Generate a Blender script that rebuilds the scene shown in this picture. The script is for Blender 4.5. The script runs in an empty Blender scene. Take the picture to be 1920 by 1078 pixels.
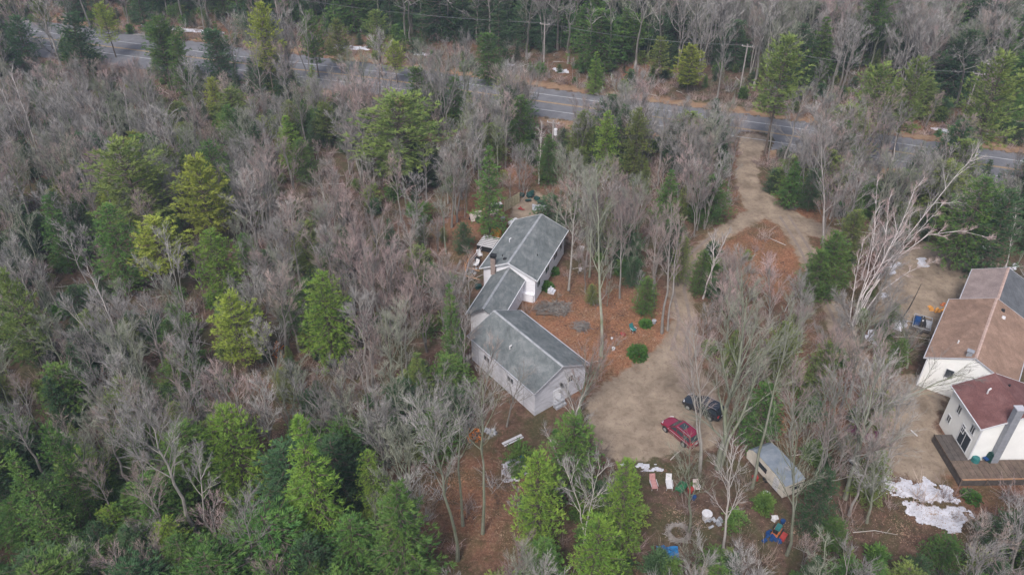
import bpy, math, random
import numpy as np
from mathutils import Matrix, Vector, noise

S = bpy.context.scene
R = math.radians
# ------------------------------------------------------------------ camera
CAM_H = 65.0; PITCH = R(36.0); FPX = 1500.0
cam_d = bpy.data.cameras.new('camera'); cam = bpy.data.objects.new('camera', cam_d)
S.collection.objects.link(cam); S.camera = cam
cam.location = (0, 0, CAM_H); cam.rotation_euler = (R(90) - PITCH, 0, 0)
cam_d.sensor_width = 36.0; cam_d.lens = 36.0 * FPX / 1920.0
cam_d.clip_start = 0.5; cam_d.clip_end = 6000
# ------------------------------------------------------------------ sky, sun, exposure
w = bpy.data.worlds.new('World'); S.world = w; w.use_nodes = True
nt = w.node_tree; nt.nodes.clear()
sky = nt.nodes.new('ShaderNodeTexSky'); sky.sky_type = 'NISHITA'; sky.sun_disc = False
SUN_EL, SUN_AZ = R(52), R(200)
sky.sun_elevation = SUN_EL; sky.sun_rotation = SUN_AZ
sky.air_density = 1.0; sky.dust_density = 4.0; sky.ozone_density = 1.0
hs = nt.nodes.new('ShaderNodeHueSaturation'); hs.inputs['Saturation'].default_value = 0.80
bg = nt.nodes.new('ShaderNodeBackground'); bg.inputs['Strength'].default_value = 0.10
wo = nt.nodes.new('ShaderNodeOutputWorld')
nt.links.new(sky.outputs[0], hs.inputs['Color']); nt.links.new(hs.outputs[0], bg.inputs['Color'])
nt.links.new(bg.outputs[0], wo.inputs['Surface'])
sl = bpy.data.lights.new('sun', 'SUN'); sl.energy = 1.5; sl.angle = R(12); sl.color = (1.0, 0.97, 0.95)
so = bpy.data.objects.new('sun', sl); S.collection.objects.link(so)
sd = Vector((math.sin(SUN_AZ) * math.cos(SUN_EL), math.cos(SUN_AZ) * math.cos(SUN_EL), math.sin(SUN_EL)))
so.rotation_euler = sd.to_track_quat('Z', 'Y').to_euler(); so.location = (0, 0, 200)
S.view_settings.view_transform = 'Standard'; S.view_settings.look = 'None'
S.view_settings.gamma = 1.0; S.view_settings.use_curve_mapping = False
S.view_settings.exposure = 0.85

# ------------------------------------------------------------------ helpers
sp, cp = math.sin(PITCH), math.cos(PITCH)
def G(px, py, h=0.0):
    """world x, y of the point of height h that the photograph shows at this pixel"""
    dx, dy = (px - 960) / FPX, (py - 539) / FPX
    z = (CAM_H - h) / (sp + dy * cp)
    return Vector((dx * z, z * (cp - dy * sp), h))
def PX(X, Y, Z):
    d = Y * cp + (CAM_H - Z) * sp
    if d < 1: return (-9999, 9999)
    return (960 + FPX * X / d, 539 + FPX * ((CAM_H - Z) * cp - Y * sp) / d)

def set_props(o, label=None, cat=None, group=None, kind=None):
    if label: o['label'] = label
    if cat: o['category'] = cat
    if group: o['group'] = group
    if kind: o['kind'] = kind
    return o
def empty(name, loc, rz=0.0, label=None, cat=None, group=None, scale=None):
    o = bpy.data.objects.new(name, None); S.collection.objects.link(o)
    o.location = loc; o.rotation_euler = (0, 0, rz); o.empty_display_size = 0.3
    if scale: o.scale = scale
    return set_props(o, label, cat, group)

class MB:
    def __init__(s): s.v = []; s.f = []; s.mi = []
    def add(s, vs, fs, mi=0):
        n = len(s.v); s.v += [tuple(p) for p in vs]
        s.f += [tuple(i + n for i in f) for f in fs]; s.mi += [mi] * len(fs); return s
    def box(s, c, size, rz=0, mi=0, M=None, taper=1.0):
        hx, hy, hz = size[0] / 2, size[1] / 2, size[2] / 2
        m = Matrix.Translation(Vector(c)) @ (M if M is not None else Matrix.Rotation(rz, 4, 'Z'))
        vs = []
        for z in (-1, 1):
            t = taper if z > 0 else 1.0
            for x, y in ((-1, -1), (1, -1), (1, 1), (-1, 1)):
                vs.append(m @ Vector((x * hx * t, y * hy * t, z * hz)))
        return s.add(vs, [(3, 2, 1, 0), (4, 5, 6, 7), (0, 1, 5, 4), (1, 2, 6, 5), (2, 3, 7, 6), (3, 0, 4, 7)], mi)
    def tube(s, pts, rad, n=6, mi=0, cap=True):
        pts = [Vector(p) for p in pts]
        if not isinstance(rad, (list, tuple)): rad = [rad] * len(pts)
        vs = []; fs = []
        for i, p in enumerate(pts):
            d = (pts[min(i + 1, len(pts) - 1)] - pts[max(i - 1, 0)]).normalized()
            a = d.cross(Vector((0.31, 0.95, 0.05))) if abs(d.y) < 0.9 else d.cross(Vector((1, 0, 0)))
            a.normalize(); b = d.cross(a)
            for k in range(n):
                t = 2 * math.pi * k / n
                vs.append(p + (a * math.cos(t) + b * math.sin(t)) * rad[i])
        for i in range(len(pts) - 1):
            for k in range(n):
                k2 = (k + 1) % n
                fs.append((i * n + k, i * n + k2, (i + 1) * n + k2, (i + 1) * n + k))
        if cap:
            fs.append(tuple(range(n))[::-1]); fs.append(tuple((len(pts) - 1) * n + k for k in range(n)))
        return s.add(vs, fs, mi)
    def prism(s, poly, off, mi=0):
        """closed solid: polygon (3-D points) pushed along vector off"""
        n = len(poly); off = Vector(off); P = [Vector(p) for p in poly]
        vs = P + [p + off for p in P]
        fs = [tuple(range(n))[::-1], tuple(range(n, 2 * n))]
        for i in range(n):
            j = (i + 1) % n; fs.append((i, j, j + n, i + n))
        return s.add(vs, fs, mi)
    def build(s, name, mat, parent=None, smooth=False, local=True, label=None):
        me = bpy.data.meshes.new(name)
        vs = s.v
        if parent is not None and not local:
            L = parent.location; vs = [(a - L.x, b - L.y, c - L.z) for a, b, c in vs]
        me.from_pydata(vs, [], s.f)
        mats = mat if isinstance(mat, (list, tuple)) else [mat]
        for m in mats: me.materials.append(m)
        if len(mats) > 1: me.polygons.foreach_set('material_index', s.mi)
        if smooth: me.polygons.foreach_set('use_smooth', [True] * len(me.polygons))
        me.update()
        o = bpy.data.objects.new(name, me); S.collection.objects.link(o)
        if parent is not None: o.parent = parent
        if label: o['label'] = label
        return o

# ------------------------------------------------------------------ materials
def mat(name, col, rough=0.8, noise_scale=None, var=0.25, col2=None, bump=0.0, bump_scale=None,
        metal=0.0, rand=0.0, spec=0.3, trans=0.0, detail=6, stretch=None, coat=0.0):
    m = bpy.data.materials.new(name); m.use_nodes = True
    t = m.node_tree; b = t.nodes['Principled BSDF']; L = t.links.new; N = t.nodes.new
    b.inputs['Roughness'].default_value = rough; b.inputs['Metallic'].default_value = metal
    b.inputs['Specular IOR Level'].default_value = spec
    if coat: b.inputs['Coat Weight'].default_value = coat
    rgb = N('ShaderNodeRGB'); rgb.outputs[0].default_value = (*col, 1); out = rgb.outputs[0]
    vec = None
    if noise_scale or bump:
        tc = N('ShaderNodeTexCoord'); vec = tc.outputs['Object']
        if stretch:
            mp = N('ShaderNodeMapping'); mp.inputs['Scale'].default_value = stretch
            L(vec, mp.inputs['Vector']); vec = mp.outputs[0]
    if noise_scale:
        nz = N('ShaderNodeTexNoise'); nz.inputs['Scale'].default_value = noise_scale
        nz.inputs['Detail'].default_value = detail; nz.inputs['Roughness'].default_value = 0.65
        L(vec, nz.inputs['Vector'])
        rp = N('ShaderNodeMapRange'); rp.inputs[1].default_value = 0.33; rp.inputs[2].default_value = 0.67
        L(nz.outputs['Fac'], rp.inputs[0])
        mx = N('ShaderNodeMix'); mx.data_type = 'RGBA'; L(rp.outputs[0], mx.inputs[0])
        c2 = col2 if col2 else tuple(c * (1 - var) for c in col)
        c1 = col if col2 else tuple(min(1, c * (1 + var)) for c in col)
        mx.inputs[6].default_value = (*c1, 1); mx.inputs[7].default_value = (*c2, 1); out = mx.outputs[2]
    if rand:
        oi = N('ShaderNodeObjectInfo')
        mr = N('ShaderNodeMapRange'); mr.inputs[3].default_value = 1 - rand; mr.inputs[4].default_value = 1 + rand
        L(oi.outputs['Random'], mr.inputs[0])
        h = N('ShaderNodeHueSaturation'); L(out, h.inputs['Color']); L(mr.outputs[0], h.inputs['Value'])
        mr2 = N('ShaderNodeMath'); mr2.operation = 'MULTIPLY'; mr2.inputs[1].default_value = 7.31
        fr = N('ShaderNodeMath'); fr.operation = 'FRACT'; L(oi.outputs['Random'], mr2.inputs[0]); L(mr2.outputs[0], fr.inputs[0])
        mr3 = N('ShaderNodeMapRange'); mr3.inputs[3].default_value = 0.5 - rand * 0.03; mr3.inputs[4].default_value = 0.5 + rand * 0.10
        L(fr.outputs[0], mr3.inputs[0]); L(mr3.outputs[0], h.inputs['Hue']); out = h.outputs[0]
    L(out, b.inputs['Base Color'])
    if bump:
        nb = N('ShaderNodeTexNoise'); nb.inputs['Scale'].default_value = bump_scale or 8; nb.inputs['Detail'].default_value = 5
        L(vec, nb.inputs['Vector'])
        bp = N('ShaderNodeBump'); bp.inputs['Strength'].default_value = bump; bp.inputs['Distance'].default_value = 0.05
        L(nb.outputs['Fac'], bp.inputs['Height']); L(bp.outputs[0], b.inputs['Normal'])
    if trans:
        ob = t.nodes['Material Output']; tr = N('ShaderNodeBsdfTranslucent'); L(out, tr.inputs['Color'])
        ms = N('ShaderNodeMixShader'); ms.inputs[0].default_value = trans
        L(b.outputs[0], ms.inputs[1]); L(tr.outputs[0], ms.inputs[2]); L(ms.outputs[0], ob.inputs['Surface'])
    return m

def ramp(t, fac, stops):
    r = t.nodes.new('ShaderNodeValToRGB'); e = r.color_ramp.elements
    while len(e) < len(stops): e.new(0.5)
    for i, (p, c) in enumerate(stops): e[i].position = p; e[i].color = (*c, 1)
    t.links.new(fac, r.inputs[0]); return r.outputs[0]
def nz(t, vec, scale, detail=5, rough=0.6, dist=0.0):
    n = t.nodes.new('ShaderNodeTexNoise'); n.inputs['Scale'].default_value = scale
    n.inputs['Detail'].default_value = detail; n.inputs['Roughness'].default_value = rough
    n.inputs['Distortion'].default_value = dist
    t.links.new(vec, n.inputs['Vector']); return n.outputs['Fac']
def mix(t, fac, a, b):
    m = t.nodes.new('ShaderNodeMix'); m.data_type = 'RGBA'
    if isinstance(fac, float): m.inputs[0].default_value = fac
    else: t.links.new(fac, m.inputs[0])
    for s_, x in ((6, a), (7, b)):
        if isinstance(x, tuple): m.inputs[s_].default_value = (*x, 1)
        else: t.links.new(x, m.inputs[s_])
    return m.outputs[2]
def mrange(t, v, a, b, c=0.0, d=1.0):
    m = t.nodes.new('ShaderNodeMapRange'); t.links.new(v, m.inputs[0])
    for i, x in enumerate((a, b, c, d)): m.inputs[i + 1].default_value = x
    return m.outputs[0]
def math_(t, op, a, b):
    m = t.nodes.new('ShaderNodeMath'); m.operation = op
    for i, x in enumerate((a, b)):
        if isinstance(x, (int, float)): m.inputs[i].default_value = x
        else: t.links.new(x, m.inputs[i])
    return m.outputs[0]
def litter(t, pos):
    """colour of the fallen-leaf forest floor, in world coordinates"""
    big = nz(t, pos, 0.09, 4, 0.6, 0.6)
    mid = nz(t, pos, 0.9, 8, 0.8)
    fine = nz(t, pos, 3.2, 6, 0.85)
    base = ramp(t, mid, [(0.28, (0.034, 0.025, 0.019)), (0.45, (0.078, 0.050, 0.037)), (0.58, (0.14, 0.088, 0.066)), (0.72, (0.26, 0.19, 0.15))])
    red = ramp(t, fine, [(0.34, (0.10, 0.034, 0.022)), (0.5, (0.29, 0.128, 0.068)), (0.66, (0.50, 0.29, 0.17))])
    at = t.nodes.new('ShaderNodeAttribute'); at.attribute_name = 'warm'
    wf = math_(t, 'MULTIPLY', at.outputs['Fac'], mrange(t, mid, 0.25, 0.55, 0.55, 1.0))
    c = mix(t, wf, base, red)
    moss = ramp(t, fine, [(0.3, (0.030, 0.036, 0.014)), (0.7, (0.10, 0.10, 0.045))])
    mf = mrange(t, nz(t, pos, 0.22, 5, 0.7, 0.5), 0.44, 0.58)
    mf = math_(t, 'MULTIPLY', mf, mrange(t, at.outputs['Fac'], 0.0, 1.0, 0.75, 0.25))
    c = mix(t, mf, c, moss)
    sk = mrange(t, fine, 0.56, 0.66); sk = math_(t, 'MULTIPLY', sk, 0.6)
    return mix(t, sk, c, (0.27, 0.20, 0.165)), fine, mid
def ground_mat(name, kind='litter'):
    m = bpy.data.materials.new(name); m.use_nodes = True
    t = m.node_tree; b = t.nodes['Principled BSDF']; b.inputs['Roughness'].default_value = 0.95
    b.inputs['Specular IOR Level'].default_value = 0.1
    g = t.nodes.new('ShaderNodeNewGeometry'); pos = g.outputs['Position']
    c, fine, mid = litter(t, pos)
    if kind != 'litter':
        ed = t.nodes.new('ShaderNodeAttribute'); ed.attribute_name = 'inside'
        n1 = nz(t, pos, 0.7, 6, 0.75)
        f = math_(t, 'ADD', ed.outputs['Fac'], mrange(t, n1, 0.3, 0.7, -0.42, 0.42))
        if kind == 'dirt':
            d = ramp(t, nz(t, pos, 0.35, 8, 0.65, 0.3), [(0.3, (0.155, 0.12, 0.09)), (0.5, (0.26, 0.205, 0.155)), (0.7, (0.35, 0.28, 0.215))])
            d = mix(t, math_(t, 'MULTIPLY', mrange(t, nz(t, pos, 1.3, 9, 0.85, .4), 0.50, 0.62), 0.6), d, (0.125, 0.088, 0.068))
            f = mrange(t, f, 0.28, 0.62)
        elif kind == 'asphalt':
            d = ramp(t, nz(t, pos, 0.5, 8, 0.7), [(0.3, (0.12, 0.12, 0.132)), (0.7, (0.19, 0.19, 0.205))])
            f = mrange(t, f, 0.10, 0.22)
        elif kind == 'verge':
            d = ramp(t, nz(t, pos, 0.5, 8, 0.75), [(0.3, (0.15, 0.085, 0.055)), (0.5, (0.26, 0.165, 0.105)), (0.7, (0.30, 0.235, 0.15))])
            f = mrange(t, f, 0.28, 0.62)
        c = mix(t, f, c, d)
    t.links.new(c, b.inputs['Base Color'])
    bp = t.nodes.new('ShaderNodeBump'); bp.inputs['Strength'].default_value = 0.6 if kind != 'asphalt' else 0.15
    bp.inputs['Distance'].default_value = 0.12
    t.links.new(math_(t, 'ADD', fine, mid), bp.inputs['Height']); t.links.new(bp.outputs[0], b.inputs['Normal'])
    return m

def shingle_mat(name, c1, c2, c3, axis_rot=0.0, streak=0.4):
    m = bpy.data.materials.new(name); m.use_nodes = True
    t = m.node_tree; b = t.nodes['Principled BSDF']; b.inputs['Roughness'].default_value = 0.9
    b.inputs['Specular IOR Level'].default_value = 0.2
    g = t.nodes.new('ShaderNodeTexCoord'); pos = g.outputs['Object']
    a = ramp(t, nz(t, pos, 0.55, 6, 0.7, 0.4), [(0.3, c1), (0.5, c2), (0.7, c3)])
    mp = t.nodes.new('ShaderNodeMapping'); mp.inputs['Rotation'].default_value = (0, 0, axis_rot)
    mp.inputs['Scale'].default_value = (1.0, 0.14, 1.0); t.links.new(pos, mp.inputs[0])
    st = mrange(t, nz(t, mp.outputs[0], 2.2, 5, 0.7), 0.48, 0.68); st = math_(t, 'MULTIPLY', st, streak)
    a = mix(t, st, a, tuple(x * 0.45 for x in c1))
    fn = mrange(t, nz(t, pos, 9, 4, 0.8), 0.3, 0.7, 0.72, 1.28)
    h = t.nodes.new('ShaderNodeHueSaturation'); t.links.new(a, h.inputs['Color']); t.links.new(fn, h.inputs['Value'])
    t.links.new(h.outputs[0], b.inputs['Base Color'])
    bp = t.nodes.new('ShaderNodeBump'); bp.inputs['Strength'].default_value = 0.5; bp.inputs['Distance'].default_value = 0.03
    t.links.new(nz(t, pos, 12, 3), bp.inputs['Height']); t.links.new(bp.outputs[0], b.inputs['Normal'])
    return m

M = {}
M['litter'] = ground_mat('forest_floor'); M['dirt'] = ground_mat('dirt', 'dirt')
M['asphalt'] = ground_mat('asphalt', 'asphalt'); M['verge'] = ground_mat('verge', 'verge')
def snow_mat():
    m = bpy.data.materials.new('old_snow'); m.use_nodes = True; t = m.node_tree; b = t.nodes['Principled BSDF']; b.inputs['Roughness'].default_value = .8
    g = t.nodes.new('ShaderNodeNewGeometry'); pos = g.outputs['Position']
    c = ramp(t, nz(t, pos, 1.1, 6, .7), [(.3, (.38, .38, .43)), (.6, (.62, .62, .68))])
    sp1 = mrange(t, nz(t, pos, 1.9, 9, .9, .4), .52, .62)
    c = mix(t, math_(t, 'MULTIPLY', sp1, .6), c, (.16, .115, .095)); t.links.new(c, b.inputs['Base Color'])
    bp = t.nodes.new('ShaderNodeBump'); bp.inputs['Strength'].default_value = .12; bp.inputs['Distance'].default_value = .03
    t.links.new(nz(t, pos, 3, 4), bp.inputs['Height']); t.links.new(bp.outputs[0], b.inputs['Normal']); return m
M['white_line'] = mat('white_line', (0.48, 0.48, 0.49), 0.7, .6, col2=(0.28, 0.28, 0.29))
M['snow'] = snow_mat()
M['rut'] = mat('compacted_rut', (0.17, 0.14, 0.125), 0.95, 1.2, col2=(0.24, 0.19, 0.155))
M['yellow_line'] = mat('yellow_line', (0.42, 0.26, 0.09), 0.7, 3, 0.25)
M['grey_roof'] = shingle_mat('grey_shingle', (0.095, 0.108, 0.112), (0.15, 0.165, 0.168), (0.23, 0.24, 0.245))
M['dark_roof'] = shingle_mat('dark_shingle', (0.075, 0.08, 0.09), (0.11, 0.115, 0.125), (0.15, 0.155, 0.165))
M['tan_roof'] = shingle_mat('tan_shingle', (0.18, 0.118, 0.09), (0.25, 0.163, 0.122), (0.33, 0.22, 0.168), streak=0.3)
M['mauve_roof'] = shingle_mat('mauve_shingle', (0.21, 0.165, 0.155), (0.265, 0.21, 0.20), (0.33, 0.265, 0.25), streak=0.2)
M['maroon_roof'] = shingle_mat('maroon_shingle', (0.115, 0.052, 0.05), (0.145, 0.068, 0.065), (0.20, 0.105, 0.10), streak=0.2)
M['ridge'] = mat('ridge_cap', (0.30, 0.31, 0.33), 0.8, 1.5, 0.25)
M['ridge_tan'] = mat('ridge_cap_tan', (0.42, 0.30, 0.26), 0.85, 2, 0.2)
M['siding'] = mat('pale_siding', (0.76, 0.76, 0.80), 0.7, 1.2, 0.10, bump=0.1, bump_scale=3, stretch=(1, 1, 6))
M['siding2'] = mat('weathered_siding', (0.55, 0.55, 0.60), 0.7, 0.8, 0.2, bump=0.1, bump_scale=3, stretch=(1, 1, 4))
M['white_wall'] = mat('cream_wall', (0.80, 0.80, 0.785), 0.8, 0.6, 0.05, bump=0.1, bump_scale=4)
M['white_trim'] = mat('white_trim', (0.58, 0.59, 0.62), 0.6, 2, 0.1)
M['grey_trim'] = mat('grey_trim', (0.40, 0.40, 0.44), 0.7, 2, 0.15)
M['glass'] = mat('window_glass', (0.035, 0.045, 0.055), 0.12, spec=0.6)
M['brick'] = mat('chimney_masonry', (0.27, 0.21, 0.19), 0.9, 5, 0.3, bump=0.5, bump_scale=10)
M['grey_metal'] = mat('chimney_grey', (0.24, 0.25, 0.28), 0.6, 3, 0.15)
M['black'] = mat('black_part', (0.02, 0.02, 0.022), 0.6, 4, 0.3)
M['white'] = mat('white_plastic', (0.56, 0.55, 0.57), 0.5, 4, 0.15)
M['offwhite'] = mat('offwhite_fabric', (0.50, 0.42, 0.40), 0.9, 3, 0.25)
M['grey'] = mat('grey_plastic', (0.30, 0.31, 0.34), 0.7, 4, 0.25)
M['pink'] = mat('pink_plastic', (0.42, 0.22, 0.21), 0.7, 3, 0.2)
M['red'] = mat('red_plastic', (0.32, 0.045, 0.04), 0.6, 3, 0.2)
M['green'] = mat('green_plastic', (0.03, 0.15, 0.07), 0.6, 3, 0.25)
M['darkgreen'] = mat('dark_green_cover', (0.015, 0.05, 0.045), 0.7, 3, 0.3)
M['blue'] = mat('blue_tarp', (0.02, 0.14, 0.33), 0.6, 3, 0.3, bump=0.6, bump_scale=5)
M['navy'] = mat('navy_plastic', (0.012, 0.05, 0.16), 0.5, 3, 0.2)
M['teal'] = mat('teal_plastic', (0.03, 0.15, 0.15), 0.5, 3, 0.2)
M['orange'] = mat('orange_plastic', (0.42, 0.13, 0.05), 0.6, 3, 0.25)
M['orange_wood'] = mat('new_orange_wood', (0.56, 0.26, 0.06), 0.75, 4, 0.25, stretch=(1, 1, 0.2))
M['yellow'] = mat('yellow_paint', (0.60, 0.38, 0.06), 0.6, 3, 0.2)
M['plank'] = mat('grey_plank', (0.46, 0.43, 0.46), 0.8, 3, 0.25)
M['fence_wood'] = mat('weathered_fence_wood', (0.40, 0.36, 0.24), 0.9, 3, 0.3, rand=0.12)
M['deck_wood'] = mat('deck_wood', (0.125, 0.09, 0.072), 0.85, 2.5, 0.3, rand=0.12)
M['deck_grey'] = mat('deck_wood_grey', (0.085, 0.072, 0.066), 0.9, 2.5, 0.3, rand=0.1)
M['lumber'] = mat('raw_lumber', (0.42, 0.24, 0.14), 0.85, 3, 0.25)
M['trailer_side'] = mat('beige_aluminium', (0.60, 0.55, 0.48), 0.5, 1.5, 0.15)
M['trailer_roof'] = mat('blue_grey_roof', (0.17, 0.205, 0.25), 0.7, 1.3, col2=(0.27, 0.30, 0.34))
M['car_red'] = mat('maroon_red_paint', (0.21, 0.010, 0.036), 0.22, spec=0.6, noise_scale=2, var=0.08, coat=0.7)
M['car_black'] = mat('black_paint', (0.016, 0.020, 0.028), 0.2, spec=0.6, noise_scale=2, var=0.1, coat=0.7)
M['tyre'] = mat('tyre_rubber', (0.025, 0.025, 0.027), 0.85)
M['rim'] = mat('wheel_rim', (0.45, 0.46, 0.48), 0.35, metal=0.6)
M['lamp'] = mat('headlamp_glass', (0.65, 0.65, 0.68), 0.15, spec=0.6)
M['tail'] = mat('tail_lamp', (0.40, 0.02, 0.02), 0.2, spec=0.6)
M['purple'] = mat('faded_maroon_canvas', (0.16, 0.06, 0.10), 0.85, 2, 0.3)
M['bark'] = mat('grey_bark', (0.26, 0.24, 0.225), 0.95, 1.6, col2=(0.14, 0.125, 0.115), rand=0.25, stretch=(1, 1, 0.4))
M['bark_moss'] = mat('mossy_bark', (0.22, 0.222, 0.185), 0.95, 0.8, col2=(0.11, 0.125, 0.07), rand=0.15)
M['bark_pale'] = mat('pale_bark', (0.45, 0.42, 0.40), 0.9, 1.2, col2=(0.33, 0.295, 0.27), rand=0.18, stretch=(1, 1, 0.4))
M['birch'] = mat('birch_bark', (0.62, 0.57, 0.56), 0.8, 1.6, col2=(0.36, 0.31, 0.30), rand=0.1, stretch=(1, 1, 0.8))
M['bark_dark'] = mat('conifer_bark', (0.115, 0.09, 0.075), 0.95, 2, 0.3, rand=0.2)
M['twig_grey'] = mat('grey_twigs', (0.285, 0.268, 0.262), 0.95, 0.7, 0.22, rand=0.36)
M['twig_pink'] = mat('pink_twigs', (0.32, 0.238, 0.228), 0.95, 0.7, 0.22, rand=0.36)
M['twig_moss'] = mat('lichen_twigs', (0.245, 0.25, 0.20), 0.95, 0.7, 0.22, rand=0.2)
M['brush'] = mat('brush_twigs', (0.24, 0.175, 0.15), 0.95, 0.5, 0.25, rand=0.35)
M['pine_yellow'] = mat('yellow_pine_needles', (0.42, 0.46, 0.075), 0.75, 0.7, col2=(0.21, 0.27, 0.05), rand=0.14, trans=0.25)
M['pine_olive'] = mat('olive_pine_needles', (0.25, 0.29, 0.07), 0.75, 0.6, col2=(0.11, 0.16, 0.05), rand=0.18, trans=0.22)
M['pine_lime'] = mat('bright_hemlock_needles', (0.27, 0.36, 0.055), 0.75, 0.7, col2=(0.11, 0.22, 0.04), rand=0.15, trans=0.25)
M['pine_green'] = mat('green_hemlock_needles', (0.15, 0.235, 0.045), 0.75, 0.6, col2=(0.052, 0.125, 0.036), rand=0.2, trans=0.2)
M['pine_dark'] = mat('dark_hemlock_needles', (0.075, 0.135, 0.052), 0.8, 0.6, col2=(0.036, 0.075, 0.034), rand=0.2, trans=0.15)
M['shrub'] = mat('evergreen_shrub_leaves', (0.09, 0.20, 0.035), 0.6, 1.5, col2=(0.035, 0.09, 0.02), trans=0.15)
M['leaf_orange'] = mat('orange_leaves', (0.62, 0.22, 0.05), 0.8, 2, 0.3, trans=0.25)
M['pole'] = mat('pole_wood', (0.30, 0.27, 0.26), 0.9, 2, 0.2)
M['wire'] = mat('overhead_wire', (0.16, 0.16, 0.18), 0.6)

# ------------------------------------------------------------------ ground and road sheets
rng = np.random.default_rng(11)
WARM = [(1110, 600, 9, 1.0), (1190, 610, 8, 1.0), (1070, 640, 8, 1.0), (1030, 600, 6, .9), (1250, 660, 5, .8), (1160, 660, 7, 1), (1440, 490, 10, .95), (1470, 390, 8, .9), (880, 920, 7, .55), (890, 980, 6, .5), (880, 440, 7, .8), (880, 400, 8, .7),
        (1540, 700, 8, .6), (1440, 780, 5, .8), (960, 320, 6, .9), (900, 60, 12, .6), (1130, 130, 12, .6), (10, 290, 14, .6), (60, 30, 30, .6), (1050, 350, 5, .5), (1560, 760, 8, .7), (1860, 920, 8, .5), (1180, 130, 10, .7),
        (640, 110, 15, .5), (1570, 240, 8, .7), (1750, 250, 12, .7), (430, 70, 20, .4), (520, 720, 5, .4), (1350, 300, 5, .6), (1080, 220, 5, .5)]
WP = [(G(a, b), r, s_) for a, b, r, s_ in WARM]
def warm(x, y):
    v = 0
    for p, r, s_ in WP: v = max(v, s_ * math.exp(-((x - p.x) ** 2 + (y - p.y) ** 2) / (r * r)))
    return v
xs = [-3000, -1200, -500, -260] + list(np.arange(-180, 181, 2.5)) + [260, 500, 1200, 3000]
ys = [-3000, -1000, -300, -80] + list(np.arange(-10, 321, 2.5)) + [420, 700, 1500, 4000]
gv = [(x, y, 0.0) for y in ys for x in xs]; nx = len(xs)
gf = [(j * nx + i, j * nx + i + 1, (j + 1) * nx + i + 1, (j + 1) * nx + i) for j in range(len(ys) - 1) for i in range(nx - 1)]
me = bpy.data.meshes.new('ground'); me.from_pydata(gv, [], gf); me.materials.append(M['litter'])
a = me.attributes.new('warm', 'FLOAT', 'POINT'); a.data.foreach_set('value', [warm(v[0], v[1]) for v in gv])
ground = bpy.data.objects.new('ground', me); S.collection.objects.link(ground); set_props(ground, kind='structure')

def in_poly(x, y, poly):
    c = False; n = len(poly); j = n - 1
    for i in range(n):
        xi, yi = poly[i][0], poly[i][1]; xj, yj = poly[j][0], poly[j][1]
        if (yi > y) != (yj > y) and x < (xj - xi) * (y - yi) / (yj - yi) + xi: c = not c
        j = i
    return c
def seg_dist(x, y, a, b):
    dx, dy = b[0] - a[0], b[1] - a[1]; t = ((x - a[0]) * dx + (y - a[1]) * dy) / (dx * dx + dy * dy + 1e-9)
    t = max(0, min(1, t)); return math.hypot(x - a[0] - t * dx, y - a[1] - t * dy), t
def sheet(name, ribbons, polys, m, z, cell, soft, more_r=(), more_p=()):
    """flat sheet over ribbons [(points, widths)] and polygons; 'inside' rises from the edge inwards"""
    P = []
    for pts, ws in ribbons: P += [(p[0] + s_ * wi, p[1] + u * wi) for p, wi in zip(pts, ws) for s_ in (-1, 1) for u in (-1, 1)]
    for pl in polys: P += [(p[0], p[1]) for p in pl]
    x0, x1 = min(p[0] for p in P) - 3, max(p[0] for p in P) + 3; y0, y1 = min(p[1] for p in P) - 3, max(p[1] for p in P) + 3
    nx_, ny_ = int((x1 - x0) / cell) + 1, int((y1 - y0) / cell) + 1
    def depth(x, y, ribbons=ribbons, polys=polys):
        d = -9
        for pts, ws in ribbons:
            for i in range(len(pts) - 1):
                dd, t = seg_dist(x, y, pts[i], pts[i + 1])
                d = max(d, (ws[i] * (1 - t) + ws[i + 1] * t) / 2 - dd)
        for pl in polys:
            e = min(seg_dist(x, y, pl[i], pl[(i + 1) % len(pl)])[0] for i in range(len(pl)))
            d = max(d, e if in_poly(x, y, pl) else -e)
        return d
    D = np.array([[depth(x0 + i * cell, y0 + j * cell) for i in range(nx_)] for j in range(ny_)])
    keep = D > -soft
    idx = -np.ones((ny_, nx_), int); vs = []; ins = []; wa = []; fs = []
    for j in range(ny_ - 1):
        for i in range(nx_ - 1):
            if keep[j, i] or keep[j, i + 1] or keep[j + 1, i] or keep[j + 1, i + 1]:
                q = []
                for jj, ii in ((j, i), (j, i + 1), (j + 1, i + 1), (j + 1, i)):
                    if idx[jj, ii] < 0:
                        idx[jj, ii] = len(vs); X, Y = x0 + ii * cell, y0 + jj * cell
                        vs.append((X, Y, z)); ins.append(max(0, min(1, 0.5 + max(D[jj, ii], depth(X, Y, more_r, more_p) if more_r or more_p else -9) / (2 * soft)))); wa.append(warm(X, Y))
                    q.append(int(idx[jj, ii]))
                fs.append(q)
    me = bpy.data.meshes.new(name); me.from_pydata(vs, [], fs); me.materials.append(m)
    for nm, val in (('inside', ins), ('warm', wa)):
        a = me.attributes.new(nm, 'FLOAT', 'POINT'); a.data.foreach_set('value', val)
    o = bpy.data.objects.new(name, me); S.collection.objects.link(o); return set_props(o, kind='structure')
g2 = lambda L: [tuple(G(a, b)[:2]) for a, b in L]
road_px = [(-260, 28), (-60, 55), (200, 88), (420, 116), (700, 147), (1035, 194), (1440, 249), (1640, 279), (1900, 318), (2200, 358)]
road = g2(road_px)
drive_up = g2([(1415, 262), (1400, 300), (1402, 345), (1432, 385), (1480, 412), (1545, 436), (1600, 450)])
drive_mid = g2([(1470, 405), (1505, 460), (1535, 520), (1570, 590), (1600, 680)])
drive_left = g2([(1420, 400), (1350, 440), (1290, 490), (1272, 540), (1284, 600), (1270, 660), (1215, 720)])
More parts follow.
